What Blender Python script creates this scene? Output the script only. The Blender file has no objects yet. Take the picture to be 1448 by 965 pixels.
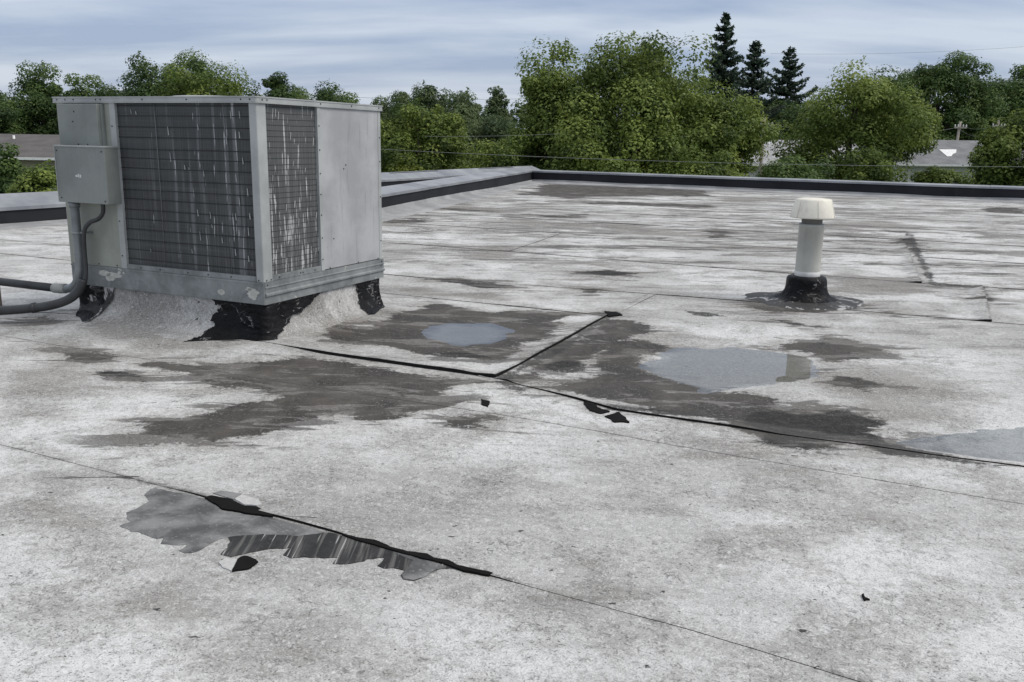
import bpy, bmesh, math, random
import numpy as np
from mathutils import Matrix, Vector
from mathutils.geometry import delaunay_2d_cdt
from math import radians, cos, sin, pi

SC = bpy.context.scene
COL = SC.collection
RNG = np.random.default_rng(7)
random.seed(7)

# ------------------------------------------------------------------ camera
PW, PH, FPX = 1448.0, 965.0, 1250.0
PITCH, ROLL, CAMH = radians(12.8), radians(1.04), 1.5
cam = bpy.data.objects.new('camera', bpy.data.cameras.new('camera'))
COL.objects.link(cam)
cam.data.sensor_width = 36.0
cam.data.lens = FPX / PW * 36.0
cam.data.clip_start = 0.05
cam.data.clip_end = 3000
cam.matrix_world = (Matrix.Translation((0, 0, CAMH)) @ Matrix.Rotation(pi/2 - PITCH, 4, 'X')
                    @ Matrix.Rotation(ROLL, 4, 'Z'))
SC.camera = cam

# ------------------------------------------------------------------ sky, sun, exposure
SUN_EL, SUN_AZ = radians(48), radians(100)      # azimuth clockwise from +Y
world = bpy.data.worlds.new('World')
SC.world = world
world.use_nodes = True
wt = world.node_tree
wt.nodes.clear()
def wn(t, **k):
    n = wt.nodes.new(t)
    for a, b in k.items():
        setattr(n, a, b)
    return n
w_out = wn('ShaderNodeOutputWorld'); w_bg = wn('ShaderNodeBackground')
w_sky = wn('ShaderNodeTexSky', sky_type='NISHITA', sun_disc=False, sun_elevation=SUN_EL, sun_rotation=SUN_AZ,
           air_density=1.3, dust_density=1.0, ozone_density=2.0)
w_tc = wn('ShaderNodeTexCoord')
w_sep = wn('ShaderNodeSeparateXYZ'); wt.links.new(w_tc.outputs['Generated'], w_sep.inputs[0])
w_add = wn('ShaderNodeMath', operation='ADD'); wt.links.new(w_sep.outputs[2], w_add.inputs[0]); w_add.inputs[1].default_value = 0.16
w_max = wn('ShaderNodeMath', operation='MAXIMUM'); wt.links.new(w_add.outputs[0], w_max.inputs[0]); w_max.inputs[1].default_value = 0.06
w_dx = wn('ShaderNodeMath', operation='DIVIDE'); wt.links.new(w_sep.outputs[0], w_dx.inputs[0]); wt.links.new(w_max.outputs[0], w_dx.inputs[1])
w_dy = wn('ShaderNodeMath', operation='DIVIDE'); wt.links.new(w_sep.outputs[1], w_dy.inputs[0]); wt.links.new(w_max.outputs[0], w_dy.inputs[1])
w_cmb = wn('ShaderNodeCombineXYZ'); wt.links.new(w_dx.outputs[0], w_cmb.inputs[0]); wt.links.new(w_dy.outputs[0], w_cmb.inputs[1])
w_map = wn('ShaderNodeMapping'); w_map.inputs['Scale'].default_value = (0.42, 0.95, 1); w_map.inputs['Location'].default_value = (3.3, 0.4, 0)
w_map.inputs['Rotation'].default_value = (0, 0, radians(9))
wt.links.new(w_cmb.outputs[0], w_map.inputs[0])
w_n1 = wn('ShaderNodeTexNoise'); w_n1.inputs['Scale'].default_value = 1.5; w_n1.inputs['Detail'].default_value = 6; w_n1.inputs['Roughness'].default_value = 0.52
w_n1.inputs['Distortion'].default_value = 0.25
wt.links.new(w_map.outputs[0], w_n1.inputs['Vector'])
w_r = wn('ShaderNodeMapRange'); w_r.inputs['From Min'].default_value = 0.40; w_r.inputs['From Max'].default_value = 0.63
wt.links.new(w_n1.outputs['Fac'], w_r.inputs['Value'])
w_cc = wn('ShaderNodeMix', data_type='RGBA')      # thin slate cloud to thick pale cloud
w_cc.inputs['A'].default_value = (2.75, 3.4, 4.85, 1)
w_cc.inputs['B'].default_value = (4.9, 5.4, 6.4, 1)
wt.links.new(w_r.outputs['Result'], w_cc.inputs['Factor'])
w_mx = wn('ShaderNodeMix', data_type='RGBA')
w_mx.inputs['Factor'].default_value = 0.84
# the cloud deck thickens and whitens smoothly from the horizon to overhead
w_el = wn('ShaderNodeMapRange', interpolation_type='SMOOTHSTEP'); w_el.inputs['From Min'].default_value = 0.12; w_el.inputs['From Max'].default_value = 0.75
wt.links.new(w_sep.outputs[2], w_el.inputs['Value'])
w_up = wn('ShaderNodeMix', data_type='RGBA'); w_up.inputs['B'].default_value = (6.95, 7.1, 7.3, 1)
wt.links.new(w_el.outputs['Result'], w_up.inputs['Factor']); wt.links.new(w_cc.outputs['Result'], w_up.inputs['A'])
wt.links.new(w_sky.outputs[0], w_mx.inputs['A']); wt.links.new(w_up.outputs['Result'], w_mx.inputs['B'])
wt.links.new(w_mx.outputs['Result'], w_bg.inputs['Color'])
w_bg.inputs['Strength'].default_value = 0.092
wt.links.new(w_bg.outputs[0], w_out.inputs[0])

sun = bpy.data.objects.new('sun', bpy.data.lights.new('sun', 'SUN'))
COL.objects.link(sun)
sun.data.energy = 1.5
sun.data.angle = radians(28)
sun.data.color = (1.0, 0.94, 0.85)
sd = Vector((sin(SUN_AZ)*cos(SUN_EL), cos(SUN_AZ)*cos(SUN_EL), sin(SUN_EL)))
sun.rotation_euler = (-sd).to_track_quat('-Z', 'Y').to_euler()
sun.location = (20, -5, 40)

SC.view_settings.view_transform = 'Standard'
SC.view_settings.look = 'None'
SC.view_settings.exposure = 0.47
SC.view_settings.gamma = 1.0
SC.render.engine = 'CYCLES'
SC.cycles.max_bounces = 6
SC.cycles.transparent_max_bounces = 8
SC.cycles.use_denoising = True

# ------------------------------------------------------------------ survey helpers (picture point -> place on the ground)
def ray(px, py):
    u = px - PW/2; v = py - PH/2
    c, s = cos(ROLL), sin(ROLL)
    u2 = c*u + s*v; v2 = -s*u + c*v
    cp, sp = cos(PITCH), sin(PITCH)
    return np.array([u2, cp*FPX - sp*v2, -sp*FPX - cp*v2])
def at(px, py, z=0.0):
    d = ray(px, py); t = (z - CAMH)/d[2]
    return np.array([0, 0, CAMH]) + t*d
def atd(px, py, Y):
    d = ray(px, py)
    return np.array([0, 0, CAMH]) + d*(Y/d[1])
TH = radians(25.5)
E1 = np.array([cos(TH), -sin(TH)]); E2 = np.array([sin(TH), cos(TH)])
def to_ab(xy):
    xy = np.asarray(xy, float)
    return np.stack([xy[..., 0]*E1[0] + xy[..., 1]*E1[1], xy[..., 0]*E2[0] + xy[..., 1]*E2[1]], -1)
def to_xy(ab):
    ab = np.asarray(ab, float)
    return np.stack([ab[..., 0]*E1[0] + ab[..., 1]*E2[0], ab[..., 0]*E1[1] + ab[..., 1]*E2[1]], -1)
def px_ab(pts, org=(0, 0), sc=1.0):
    return np.array([to_ab(at(org[0] + x*sc, org[1] + y*sc)[:2]) for x, y in pts])

# ------------------------------------------------------------------ numpy noise
def _hash(ix, iy, seed):
    h = (ix.astype(np.int64)*374761393 + iy.astype(np.int64)*668265263 + seed*974634217) & 0x7fffffff
    h = ((h ^ (h >> 13))*1274126177) & 0x7fffffff
    return ((h ^ (h >> 16)) & 0xffff)/65535.0
def vnoise(x, y, seed=0):
    x = np.asarray(x, float); y = np.asarray(y, float)
    ix = np.floor(x); iy = np.floor(y); fx = x-ix; fy = y-iy
    fx = fx*fx*(3-2*fx); fy = fy*fy*(3-2*fy)
    ix = ix.astype(np.int64); iy = iy.astype(np.int64)
    a = _hash(ix, iy, seed); b = _hash(ix+1, iy, seed); c = _hash(ix, iy+1, seed); d = _hash(ix+1, iy+1, seed)
    return (a*(1-fx)+b*fx)*(1-fy) + (c*(1-fx)+d*fx)*fy
def fbm(x, y, seed=0, oct=4):
    t = 0; amp = .5; f = 1.0
    for k in range(oct):
        t = t + amp*(vnoise(np.asarray(x)*f, np.asarray(y)*f, seed+k) - .5)*2; amp *= .5; f *= 2.03
    return t
def sstep(a, b, x):
    t = np.clip((x-a)/(b-a), 0, 1); return t*t*(3-2*t)
def poly_sdf(P, poly):
    """signed distance, positive inside"""
    x = P[:, 0]; y = P[:, 1]; n = len(poly)
    d2 = np.full(len(P), 1e9); ins = np.zeros(len(P), bool)
    for i in range(n):
        ax, ay = poly[i]; bx, by = poly[(i+1) % n]
        ex, ey = bx-ax, by-ay; L = ex*ex+ey*ey+1e-12
        t = np.clip(((x-ax)*ex+(y-ay)*ey)/L, 0, 1)
        d2 = np.minimum(d2, (x-ax-t*ex)**2 + (y-ay-t*ey)**2)
        cond = ((ay > y) != (by > y)) & (x < (bx-ax)*(y-ay)/((by-ay) if by != ay else 1e-12) + ax)
        ins ^= cond
    d = np.sqrt(d2)
    return np.where(ins, d, -d)
def field(P, polys, margin=.6):
    out = np.full(len(P), -1.0)
    for poly in polys:
        lo = poly.min(0)-margin; hi = poly.max(0)+margin
        m = (P[:, 0] > lo[0]) & (P[:, 0] < hi[0]) & (P[:, 1] > lo[1]) & (P[:, 1] < hi[1])
        if m.any():
            out[m] = np.maximum(out[m], poly_sdf(P[m], poly))
    return out

# ------------------------------------------------------------------ mesh helpers
def obj(name, verts, faces, mat=None, parent=None, smooth=False, mats=None, fmat=None):
    me = bpy.data.meshes.new(name)
    if isinstance(verts, np.ndarray): verts = verts.tolist()
    me.from_pydata(verts, [], faces)
    for m in (mats or ([mat] if mat else [])): me.materials.append(m)
    if fmat is not None: me.polygons.foreach_set('material_index', fmat)
    if smooth: me.polygons.foreach_set('use_smooth', [True]*len(me.polygons))
    me.update()
    o = bpy.data.objects.new(name, me); COL.objects.link(o)
    if parent: o.parent = parent
    return o
def fast_mesh(name, V, F, attrs=None, mat=None, parent=None, smooth=False):
    """V (n,3), F (m,4) numpy"""
    me = bpy.data.meshes.new(name)
    n, m, k = len(V), len(F), F.shape[1]
    me.vertices.add(n); me.vertices.foreach_set('co', np.ascontiguousarray(V, np.float32).ravel())
    me.loops.add(m*k); me.loops.foreach_set('vertex_index', np.ascontiguousarray(F, np.int32).ravel())
    me.polygons.add(m); me.polygons.foreach_set('loop_start', np.arange(0, m*k, k, dtype=np.int32))
    me.polygons.foreach_set('loop_total', np.full(m, k, np.int32))
    if smooth: me.polygons.foreach_set('use_smooth', np.ones(m, bool))
    for an, av in (attrs or {}).items():
        at_ = me.attributes.new(an, 'FLOAT', 'POINT'); at_.data.foreach_set('value', np.ascontiguousarray(av, np.float32))
    if mat: me.materials.append(mat)
    me.update(calc_edges=True)
    o = bpy.data.objects.new(name, me); COL.objects.link(o)
    if parent: o.parent = parent
    return o
def empty(name, loc=(0, 0, 0), rz=0.0):
    o = bpy.data.objects.new(name, None); COL.objects.link(o)
    o.location = loc; o.rotation_euler = (0, 0, rz); o.empty_display_size = .2
    return o
def tag(o, label=None, cat=None, group=None, kind=None):
    if label: o['label'] = label
    if cat: o['category'] = cat
    if group: o['group'] = group
    if kind: o['kind'] = kind
    return o
def box(name, x0, x1, y0, y1, z0, z1, mat, parent=None, bev=0.0):
    bm = bmesh.new()
    bmesh.ops.create_cube(bm, size=1)
    for v in bm.verts:
        v.co = Vector(((x0+x1)/2 + v.co.x*(x1-x0), (y0+y1)/2 + v.co.y*(y1-y0), (z0+z1)/2 + v.co.z*(z1-z0)))
    if bev > 0:
        bmesh.ops.bevel(bm, geom=bm.edges[:], offset=bev, segments=2, affect='EDGES', profile=.5)
    me = bpy.data.meshes.new(name); bm.to_mesh(me); bm.free()
    me.materials.append(mat)
    o = bpy.data.objects.new(name, me); COL.objects.link(o)
    if parent: o.parent = parent
    return o
def prism(name, plan, z0, z1, mat, parent=None):
    n = len(plan)
    V = [(x, y, z0) for x, y in plan] + [(x, y, z1) for x, y in plan]
    F = [tuple(range(n))[::-1], tuple(range(n, 2*n))] + [(i, (i+1) % n, n+(i+1) % n, n+i) for i in range(n)]
    return obj(name, V, F, mat, parent)
def smooth_path(pts, k=8):
    pts = [Vector(p) for p in pts]
    out = []
    for i in range(len(pts)-1):
        p0 = pts[max(i-1, 0)]; p1 = pts[i]; p2 = pts[i+1]; p3 = pts[min(i+2, len(pts)-1)]
        for j in range(k):
            t = j/k
            out.append(.5*((2*p1) + (p2-p0)*t + (2*p0-5*p1+4*p2-p3)*t*t + (3*p1-p0-3*p2+p3)*t**3))
    out.append(pts[-1]); return out
def tube_data(pts, radii, seg=10, cap=True):
    pts = [Vector(p) for p in pts]
    if not hasattr(radii, '__len__'): radii = [radii]*len(pts)
    V = []; F = []
    up = Vector((0, 0, 1)); prev = None
    for i, p in enumerate(pts):
        t = (pts[min(i+1, len(pts)-1)] - pts[max(i-1, 0)])
        if t.length < 1e-9: t = Vector((0, 0, 1))
        t.normalize()
        if prev is None:
            prev = t.cross(Vector((0, 1, 0)) if abs(t.y) < .9 else Vector((1, 0, 0))).normalized()
        s = (prev - t*prev.dot(t)).normalized(); prev = s
        r = t.cross(s)
        for j in range(seg):
            a = 2*pi*j/seg
            V.append(tuple(p + (s*cos(a) + r*sin(a))*radii[i]))
    n = len(pts)
    for i in range(n-1):
        for j in range(seg):
            F.append((i*seg+j, i*seg+(j+1) % seg, (i+1)*seg+(j+1) % seg, (i+1)*seg+j))
    if cap:
        F.append(tuple(range(seg))[::-1]); F.append(tuple(range((n-1)*seg, n*seg)))
    return V, F
def tube(name, pts, radii, mat, parent=None, seg=10):
    V, F = tube_data(pts, radii, seg)
    return obj(name, V, F, mat, parent, smooth=True)
def lathe(name, prof, mat, parent=None, seg=40, jit=None, cap_top=False, cap_bot=False, smooth=True):
    V = []; F = []
    for i, (r, z) in enumerate(prof):
        for j in range(seg):
            a = 2*pi*j/seg
            rr, zz = jit(i, a, r, z) if jit else (r, z)
            V.append((rr*cos(a), rr*sin(a), zz))
    for i in range(len(prof)-1):
        for j in range(seg):
            F.append((i*seg+j, i*seg+(j+1) % seg, (i+1)*seg+(j+1) % seg, (i+1)*seg+j))
    if cap_top: F.append(tuple(range((len(prof)-1)*seg, len(prof)*seg)))
    if cap_bot: F.append(tuple(range(seg))[::-1])
    o = obj(name, V, F, mat, parent, smooth=smooth)
    return o

# ------------------------------------------------------------------ materials
class Mat:
    def __init__(s, name):
        s.m = bpy.data.materials.new(name); s.m.use_nodes = True
        s.t = s.m.node_tree; s.t.nodes.clear()
        s.out = s.t.nodes.new('ShaderNodeOutputMaterial')
        s._pos = None
    def n(s, typ, ins=None, **k):
        nd = s.t.nodes.new(typ)
        for a, b in k.items(): setattr(nd, a, b)
        for key, v in (ins or {}).items(): s.put(nd, key, v)
        return nd
    def put(s, nd, key, v):
        if isinstance(v, bpy.types.NodeSocket): s.t.links.new(v, nd.inputs[key])
        elif v is not None:
            inp = nd.inputs[key]
            if inp.type == 'RGBA' and len(v) == 3: v = (*v, 1)
            inp.default_value = v
    def math(s, op, a, b=0.0, c=None, clamp=False):
        nd = s.n('ShaderNodeMath', operation=op, use_clamp=clamp)
        s.put(nd, 0, a); s.put(nd, 1, b)
        if c is not None: s.put(nd, 2, c)
        return nd.outputs[0]
    def mul(s, a, b): return s.math('MULTIPLY', a, b)
    def add(s, a, b): return s.math('ADD', a, b)
    def sub(s, a, b): return s.math('SUBTRACT', a, b)
    def step(s, v, lo, hi, smooth=True, tmin=0.0, tmax=1.0):
        nd = s.n('ShaderNodeMapRange', interpolation_type='SMOOTHSTEP' if smooth else 'LINEAR')
        s.put(nd, 'Value', v); s.put(nd, 'From Min', lo); s.put(nd, 'From Max', hi); s.put(nd, 'To Min', tmin); s.put(nd, 'To Max', tmax)
        return nd.outputs['Result']
    def mix(s, f, a, b, mode='MIX'):
        nd = s.n('ShaderNodeMix', data_type='RGBA', blend_type=mode)
        s.put(nd, 'Factor', f); s.put(nd, 'A', a); s.put(nd, 'B', b)
        return nd.outputs['Result']
    def coord(s, kind='pos', scale=(1, 1, 1), rot=(0, 0, 0), loc=(0, 0, 0)):
        if kind == 'pos': v = s.n('ShaderNodeNewGeometry').outputs['Position']
        else: v = s.n('ShaderNodeTexCoord').outputs['Object']
        return s.n('ShaderNodeMapping', {'Vector': v, 'Scale': scale, 'Rotation': rot, 'Location': loc}).outputs[0]
    def noise(s, vec, scale, detail=3, rough=.55, dist=0.0):
        return s.n('ShaderNodeTexNoise', {'Vector': vec, 'Scale': scale, 'Detail': detail, 'Roughness': rough, 'Distortion': dist}).outputs['Fac']
    def voro(s, vec, scale, feature='F1', out='Distance', rnd=1.0):
        return s.n('ShaderNodeTexVoronoi', {'Vector': vec, 'Scale': scale, 'Randomness': rnd}, feature=feature).outputs[out]
    def attr(s, name): return s.n('ShaderNodeAttribute', attribute_name=name).outputs['Fac']
    def bump(s, h, strength=.3, dist=.01, normal=None):
        return s.n('ShaderNodeBump', {'Height': h, 'Strength': strength, 'Distance': dist, 'Normal': normal}).outputs[0]
    def bsdf(s, color, rough=.8, metal=0.0, normal=None, spec=None):
        nd = s.n('ShaderNodeBsdfPrincipled', {'Base Color': color, 'Roughness': rough, 'Metallic': metal, 'Normal': normal})
        if spec is not None: s.put(nd, 'Specular IOR Level', spec)
        s.t.links.new(nd.outputs[0], s.out.inputs[0]); return nd

def grey(v, warm=0.0): return (v*(1+warm), v, v*(1-warm))

def membrane_mat():
    M = Mat('weathered_cap_sheet')
    ab = M.coord('pos', rot=(0, 0, TH))
    dark = M.attr('dark'); gr = M.attr('grey'); far = M.attr('far'); seam = M.attr('seam'); wet = M.attr('wet'); silt = M.attr('silt'); tarry = M.attr('tarry')
    nb = M.noise(ab, .55, 4, .55)
    nm = M.noise(ab, 2.6, 7, .66, .35)
    nm2 = M.noise(M.coord('pos', rot=(0, 0, TH), scale=(.5, 1.5, 1), loc=(4.1, 7.7, 0)), 1.5, 8, .68, .5)
    nis = M.noise(M.coord('pos', rot=(0, 0, TH+.12), scale=(.35, 1.3, 1), loc=(1.1, 2.7, 0)), 4.2, 7, .66, .7)
    nf = M.noise(ab, 24, 6, .72, .4)
    worm = M.noise(ab, 52, 4, .62, 1.4)
    ng = M.noise(ab, 150, 3, .7)
    ng2 = M.noise(ab, 75, 3, .65)
    streak = M.noise(M.coord('pos', rot=(0, 0, TH), scale=(.18, .95, 1)), 1.15, 9, .70, .6)
    fp = M.noise(M.coord('pos', rot=(0, 0, TH-.05), scale=(.28, .62, 1), loc=(9.3, 2.2, 0)), 1.1, 9, .70, .8)
    e = M.add(M.mul(M.sub(nm2, .5), M.add(.66, M.mul(far, 1.5))), M.mul(M.sub(nf, .5), .22))
    island = M.step(M.add(M.mul(nis, .72), M.mul(nm, .28)), .52, .585)
    dmask = M.mul(M.step(M.add(dark, e), -.02, .03), M.sub(1.0, M.mul(island, .66)))
    frag = M.step(M.add(nis, M.mul(M.math('MAXIMUM', M.math('MINIMUM', dark, 0.0), -.9), .24)), .525, .56)
    frag = M.mul(frag, M.step(dark, -.38, -.10))
    dmask = M.math('MAXIMUM', dmask, M.mul(frag, .72))
    halo = M.step(M.add(dark, M.mul(e, 1.7)), -.26, .04)
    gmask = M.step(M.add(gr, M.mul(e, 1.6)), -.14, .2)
    # light cap sheet with mottled granules
    c = M.mix(M.step(nb, .38, .60), (.465, .462, .455), (.69, .69, .685))
    c = M.mix(M.mul(M.step(nm, .45, .66), .66), c, (.29, .284, .272))
    c = M.mix(M.mul(M.step(nf, .47, .66), .42), c, (.27, .265, .256))
    c = M.mix(M.mul(M.step(nf, .47, .30), .45), c, (.74, .74, .735))
    # drifts of dirt, stronger on the far field
    drift = M.step(M.add(streak, M.mul(far, .055)), .53, .64)
    c = M.mix(M.mul(drift, M.add(.34, M.mul(far, .14))), c, (.235, .225, .212))
    drift2 = M.step(M.add(nm2, M.mul(far, .035)), .585, .64)
    c = M.mix(M.mul(drift2, M.add(.22, M.mul(far, .46))), c, (.17, .162, .152))
    c = M.mix(M.mul(M.step(M.add(streak, nis), 1.085, 1.14), M.add(.10, M.mul(far, .82))), c, (.062, .059, .056))
    c = M.mix(M.mul(M.step(M.add(streak, M.mul(nf, .25)), .53, .44), M.add(.12, M.mul(far, .75))), c, (.78, .782, .785))
    c = M.mix(M.mul(M.step(M.add(fp, M.mul(M.sub(nf, .5), .10)), .52, .56), M.mul(far, .80)), c, M.mix(M.step(nis, .4, .58), (.27, .255, .238), (.085, .079, .073)))
    # soft smudges
    c = M.mix(M.mul(halo, .46), c, (.225, .205, .184))
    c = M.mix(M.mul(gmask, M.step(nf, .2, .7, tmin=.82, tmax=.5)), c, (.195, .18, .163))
    # bare dark patches
    dc = M.mix(M.step(nm, .36, .68), (.027, .0245, .0225), (.092, .082, .073))
    dc = M.mix(M.mul(M.step(nf, .52, .68), .32), dc, (.17, .162, .153))
    dc = M.mix(M.mul(M.step(worm, .44, .36), M.step(nm, .35, .6, tmin=.5, tmax=.12)), dc, (.36, .35, .335))
    c = M.mix(M.mul(dmask, .96), c, dc)
    e2 = M.add(M.mul(M.sub(nm2, .5), .30), M.mul(M.sub(nf, .5), .14))
    tmask = M.mul(M.step(M.add(tarry, e2), -.02, .02), M.step(nis, .64, .54, tmin=.25, tmax=1))
    c = M.mix(M.mul(tmask, .95), c, M.mix(M.step(nf, .45, .7), (.014, .0138, .0135), (.045, .043, .041)))
    # silt lying in the ponding hollows
    c = M.mix(M.mul(M.step(M.add(silt, M.mul(e, .4)), -.02, .10), M.step(nm, .3, .7, tmin=.95, tmax=.6)), c, (.33, .32, .30))
    # dirt caught along seams, broken up
    sm = M.step(M.sub(seam, M.mul(M.sub(nf, .4), .06)), .022, -.004)
    c = M.mix(M.mul(sm, M.step(nis, .44, .62, tmin=.08, tmax=.8)), c, (.085, .082, .078))
    sm2 = M.step(M.sub(seam, M.mul(M.sub(nm, .35), .5)), .10, -.02)
    c = M.mix(M.mul(sm2, .22), c, (.19, .182, .17))
    # granule loss: wormy pits, specks, crazing, chips
    pit = M.mul(M.step(worm, .55, .63), M.step(nm, .34, .60, tmin=.22, tmax=.9))
    c = M.mix(M.mul(pit, .72), c, (.105, .103, .10))
    pale = M.mul(M.step(worm, .45, .37), M.sub(1.0, dmask))
    c = M.mix(M.mul(pale, .42), c, (.80, .80, .79))
    spk = M.mul(M.step(ng2, .62, .68), M.step(nb, .35, .62, tmin=.15, tmax=.95))
    c = M.mix(M.mul(spk, .8), c, (.06, .058, .057))
    wv = M.n('ShaderNodeVectorMath', {0: M.n('ShaderNodeTexNoise', {'Vector': ab, 'Scale': 8.0, 'Detail': 5.0}).outputs['Color'], 1: (.22, .22, .22)}, operation='MULTIPLY').outputs[0]
    wv = M.n('ShaderNodeVectorMath', {0: ab, 1: wv}, operation='ADD').outputs[0]
    cr = M.step(M.voro(wv, 12, 'DISTANCE_TO_EDGE'), .04, .008)
    crm = M.mul(M.mul(cr, M.step(M.noise(ab, 3.1, 4, .65), .54, .66)), M.step(nf, .42, .58))
    c = M.mix(M.mul(crm, .6), c, (.085, .083, .08))
    chips = M.step(M.noise(M.coord('pos', rot=(0, 0, TH+.4), scale=(1, 1.9, 1)), 15, 3, .6), .69, .705)
    c = M.mix(M.mul(chips, .9), c, (.02, .0195, .019))
    lchip = M.mul(M.step(M.noise(M.coord('pos', rot=(0, 0, TH), scale=(.35, 2.2, 1), loc=(0, 3, 0)), 3.4, 5, .62, .6), .655, .675), M.step(seam, .34, .02))
    c = M.mix(M.mul(lchip, .88), c, (.028, .027, .026))
    # grain
    c = M.mix(M.mul(M.step(ng, .46, .70), .46), c, (.13, .128, .123))
    c = M.mix(M.mul(M.step(ng, .46, .28), M.mul(M.sub(1.0, M.math('MAXIMUM', dmask, tmask)), .30)), c, (.84, .84, .83))
    rough = M.math('SUBTRACT', M.step(ng2, .2, .8, tmin=.70, tmax=.9), M.mul(M.step(M.add(wet, M.mul(e, .5)), -.1, .12), .38))
    h = M.add(M.mul(ng, .5), M.add(M.mul(nf, .9), M.mul(worm, .9)))
    h = M.sub(h, M.mul(crm, .8))
    M.bsdf(c, rough, normal=M.bump(h, .7, .007), spec=.16)
    return M.m

def flashing_mat():
    M = Mat('grey_flashing_membrane'); p = M.coord('pos')
    a = M.noise(p, 1.3, 5, .6); b = M.noise(p, 26, 4, .65)
    c = M.mix(M.step(a, .35, .7), (.235, .238, .245), (.36, .362, .365))
    c = M.mix(M.mul(M.step(b, .5, .72), .4), c, (.12, .12, .12))
    M.bsdf(c, .8, normal=M.bump(b, .4, .006)); return M.m

def tar_mat():
    M = Mat('black_roof_cement'); p = M.coord('pos')
    a = M.noise(p, 9, 5, .62, .6); b = M.noise(M.coord('pos', scale=(1, 1, 2.4)), 5.5, 3, .5, 1.2)
    f = M.noise(p, 60, 3, .6)
    c = M.mix(M.step(a, .4, .72), (.005, .005, .006), (.014, .014, .0155))
    ln = M.mul(M.step(M.math('ABSOLUTE', M.sub(b, .5)), .016, .004), M.step(M.noise(p, 7, 2, .5), .50, .58))
    c = M.mix(M.mul(ln, .7), c, (.30, .30, .30))
    c = M.mix(M.mul(M.step(b, .70, .73), .7), c, (.34, .34, .34))
    M.bsdf(c, M.step(a, .3, .7, tmin=.36, tmax=.6), normal=M.bump(M.add(a, M.mul(f, .25)), 1.0, .03), spec=.14); return M.m

def smeared_tar_mat():
    M = Mat('smeared_roof_cement'); p = M.coord('pos')
    a = M.noise(p, 5, 6, .65, 1.2); f = M.noise(p, 40, 3, .6)
    c = M.mix(M.step(a, .53, .60), (.028, .027, .027), (.42, .42, .42))
    c = M.mix(M.mul(M.step(f, .5, .7), .4), c, (.10, .10, .10))
    M.bsdf(c, .65, normal=M.bump(M.add(a, M.mul(f, .3)), .6, .015)); return M.m

def black_wall_mat():
    M = Mat('black_parapet_membrane'); p = M.coord('pos')
    a = M.noise(p, 1.1, 4, .55); b = M.noise(M.coord('pos', scale=(1, 1, .2)), 6, 4, .6)
    c = M.mix(M.step(a, .3, .7), (.010, .011, .014), (.019, .0205, .025))
    c = M.mix(M.mul(M.step(b, .62, .75), .25), c, (.06, .06, .065))
    M.bsdf(c, .7, normal=M.bump(a, .25, .05), spec=.25); return M.m

def coping_mat():
    M = Mat('weathered_coping_metal'); p = M.coord('pos')
    a = M.noise(p, .8, 5, .6); b = M.noise(p, 18, 4, .6)
    c = M.mix(M.step(a, .35, .68), (.20, .212, .235), (.35, .362, .38))
    c = M.mix(M.mul(M.step(b, .55, .72), .3), c, (.22, .22, .225))
    M.bsdf(c, .5, metal=.25, normal=M.bump(a, .15, .05)); return M.m

def paint_mat(name, base, dirt=(.12, .12, .11), amt=.3, rough=.5, streaks=.25):
    M = Mat(name); p = M.coord('obj')
    a = M.noise(p, 2.3, 5, .6); s_ = M.noise(M.coord('obj', scale=(9, 9, .7)), 2.2, 5, .62)
    f = M.noise(p, 75, 3, .6); spot = M.noise(p, 16, 3, .55)
    hi = tuple(min(1, v*1.16) for v in base); lo = tuple(v*.86 for v in base)
    c = M.mix(M.step(a, .35, .68), lo, hi)
    c = M.mix(M.mul(M.step(s_, .54, .72), streaks), c, dirt)
    c = M.mix(M.mul(M.step(spot, .66, .74), amt), c, dirt)
    c = M.mix(M.mul(M.step(f, .55, .75), .12), c, dirt)
    M.bsdf(c, M.step(a, .3, .7, tmin=rough-.08, tmax=rough+.12), normal=M.bump(M.add(a, M.mul(f, .05)), .12, .02)); return M.m

def galv_mat():
    M = Mat('peeling_galvanised_rail'); p = M.coord('obj')
    a = M.noise(p, 3.1, 6, .65, .4); b = M.noise(p, 22, 3, .6); pc = M.noise(M.coord('obj', loc=(2.2, .3, .45)), 4.6, 6, .6, .5)
    c = M.mix(M.step(a, .35, .68), (.15, .163, .168), (.27, .288, .290))
    c = M.mix(M.mul(M.step(b, .52, .7), .3), c, (.36, .38, .40))
    c = M.mix(M.mul(M.step(pc, .635, .65), .9), c, (.50, .50, .47))
    M.bsdf(c, .5, metal=.15, normal=M.bump(a, .15, .02)); return M.m

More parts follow.
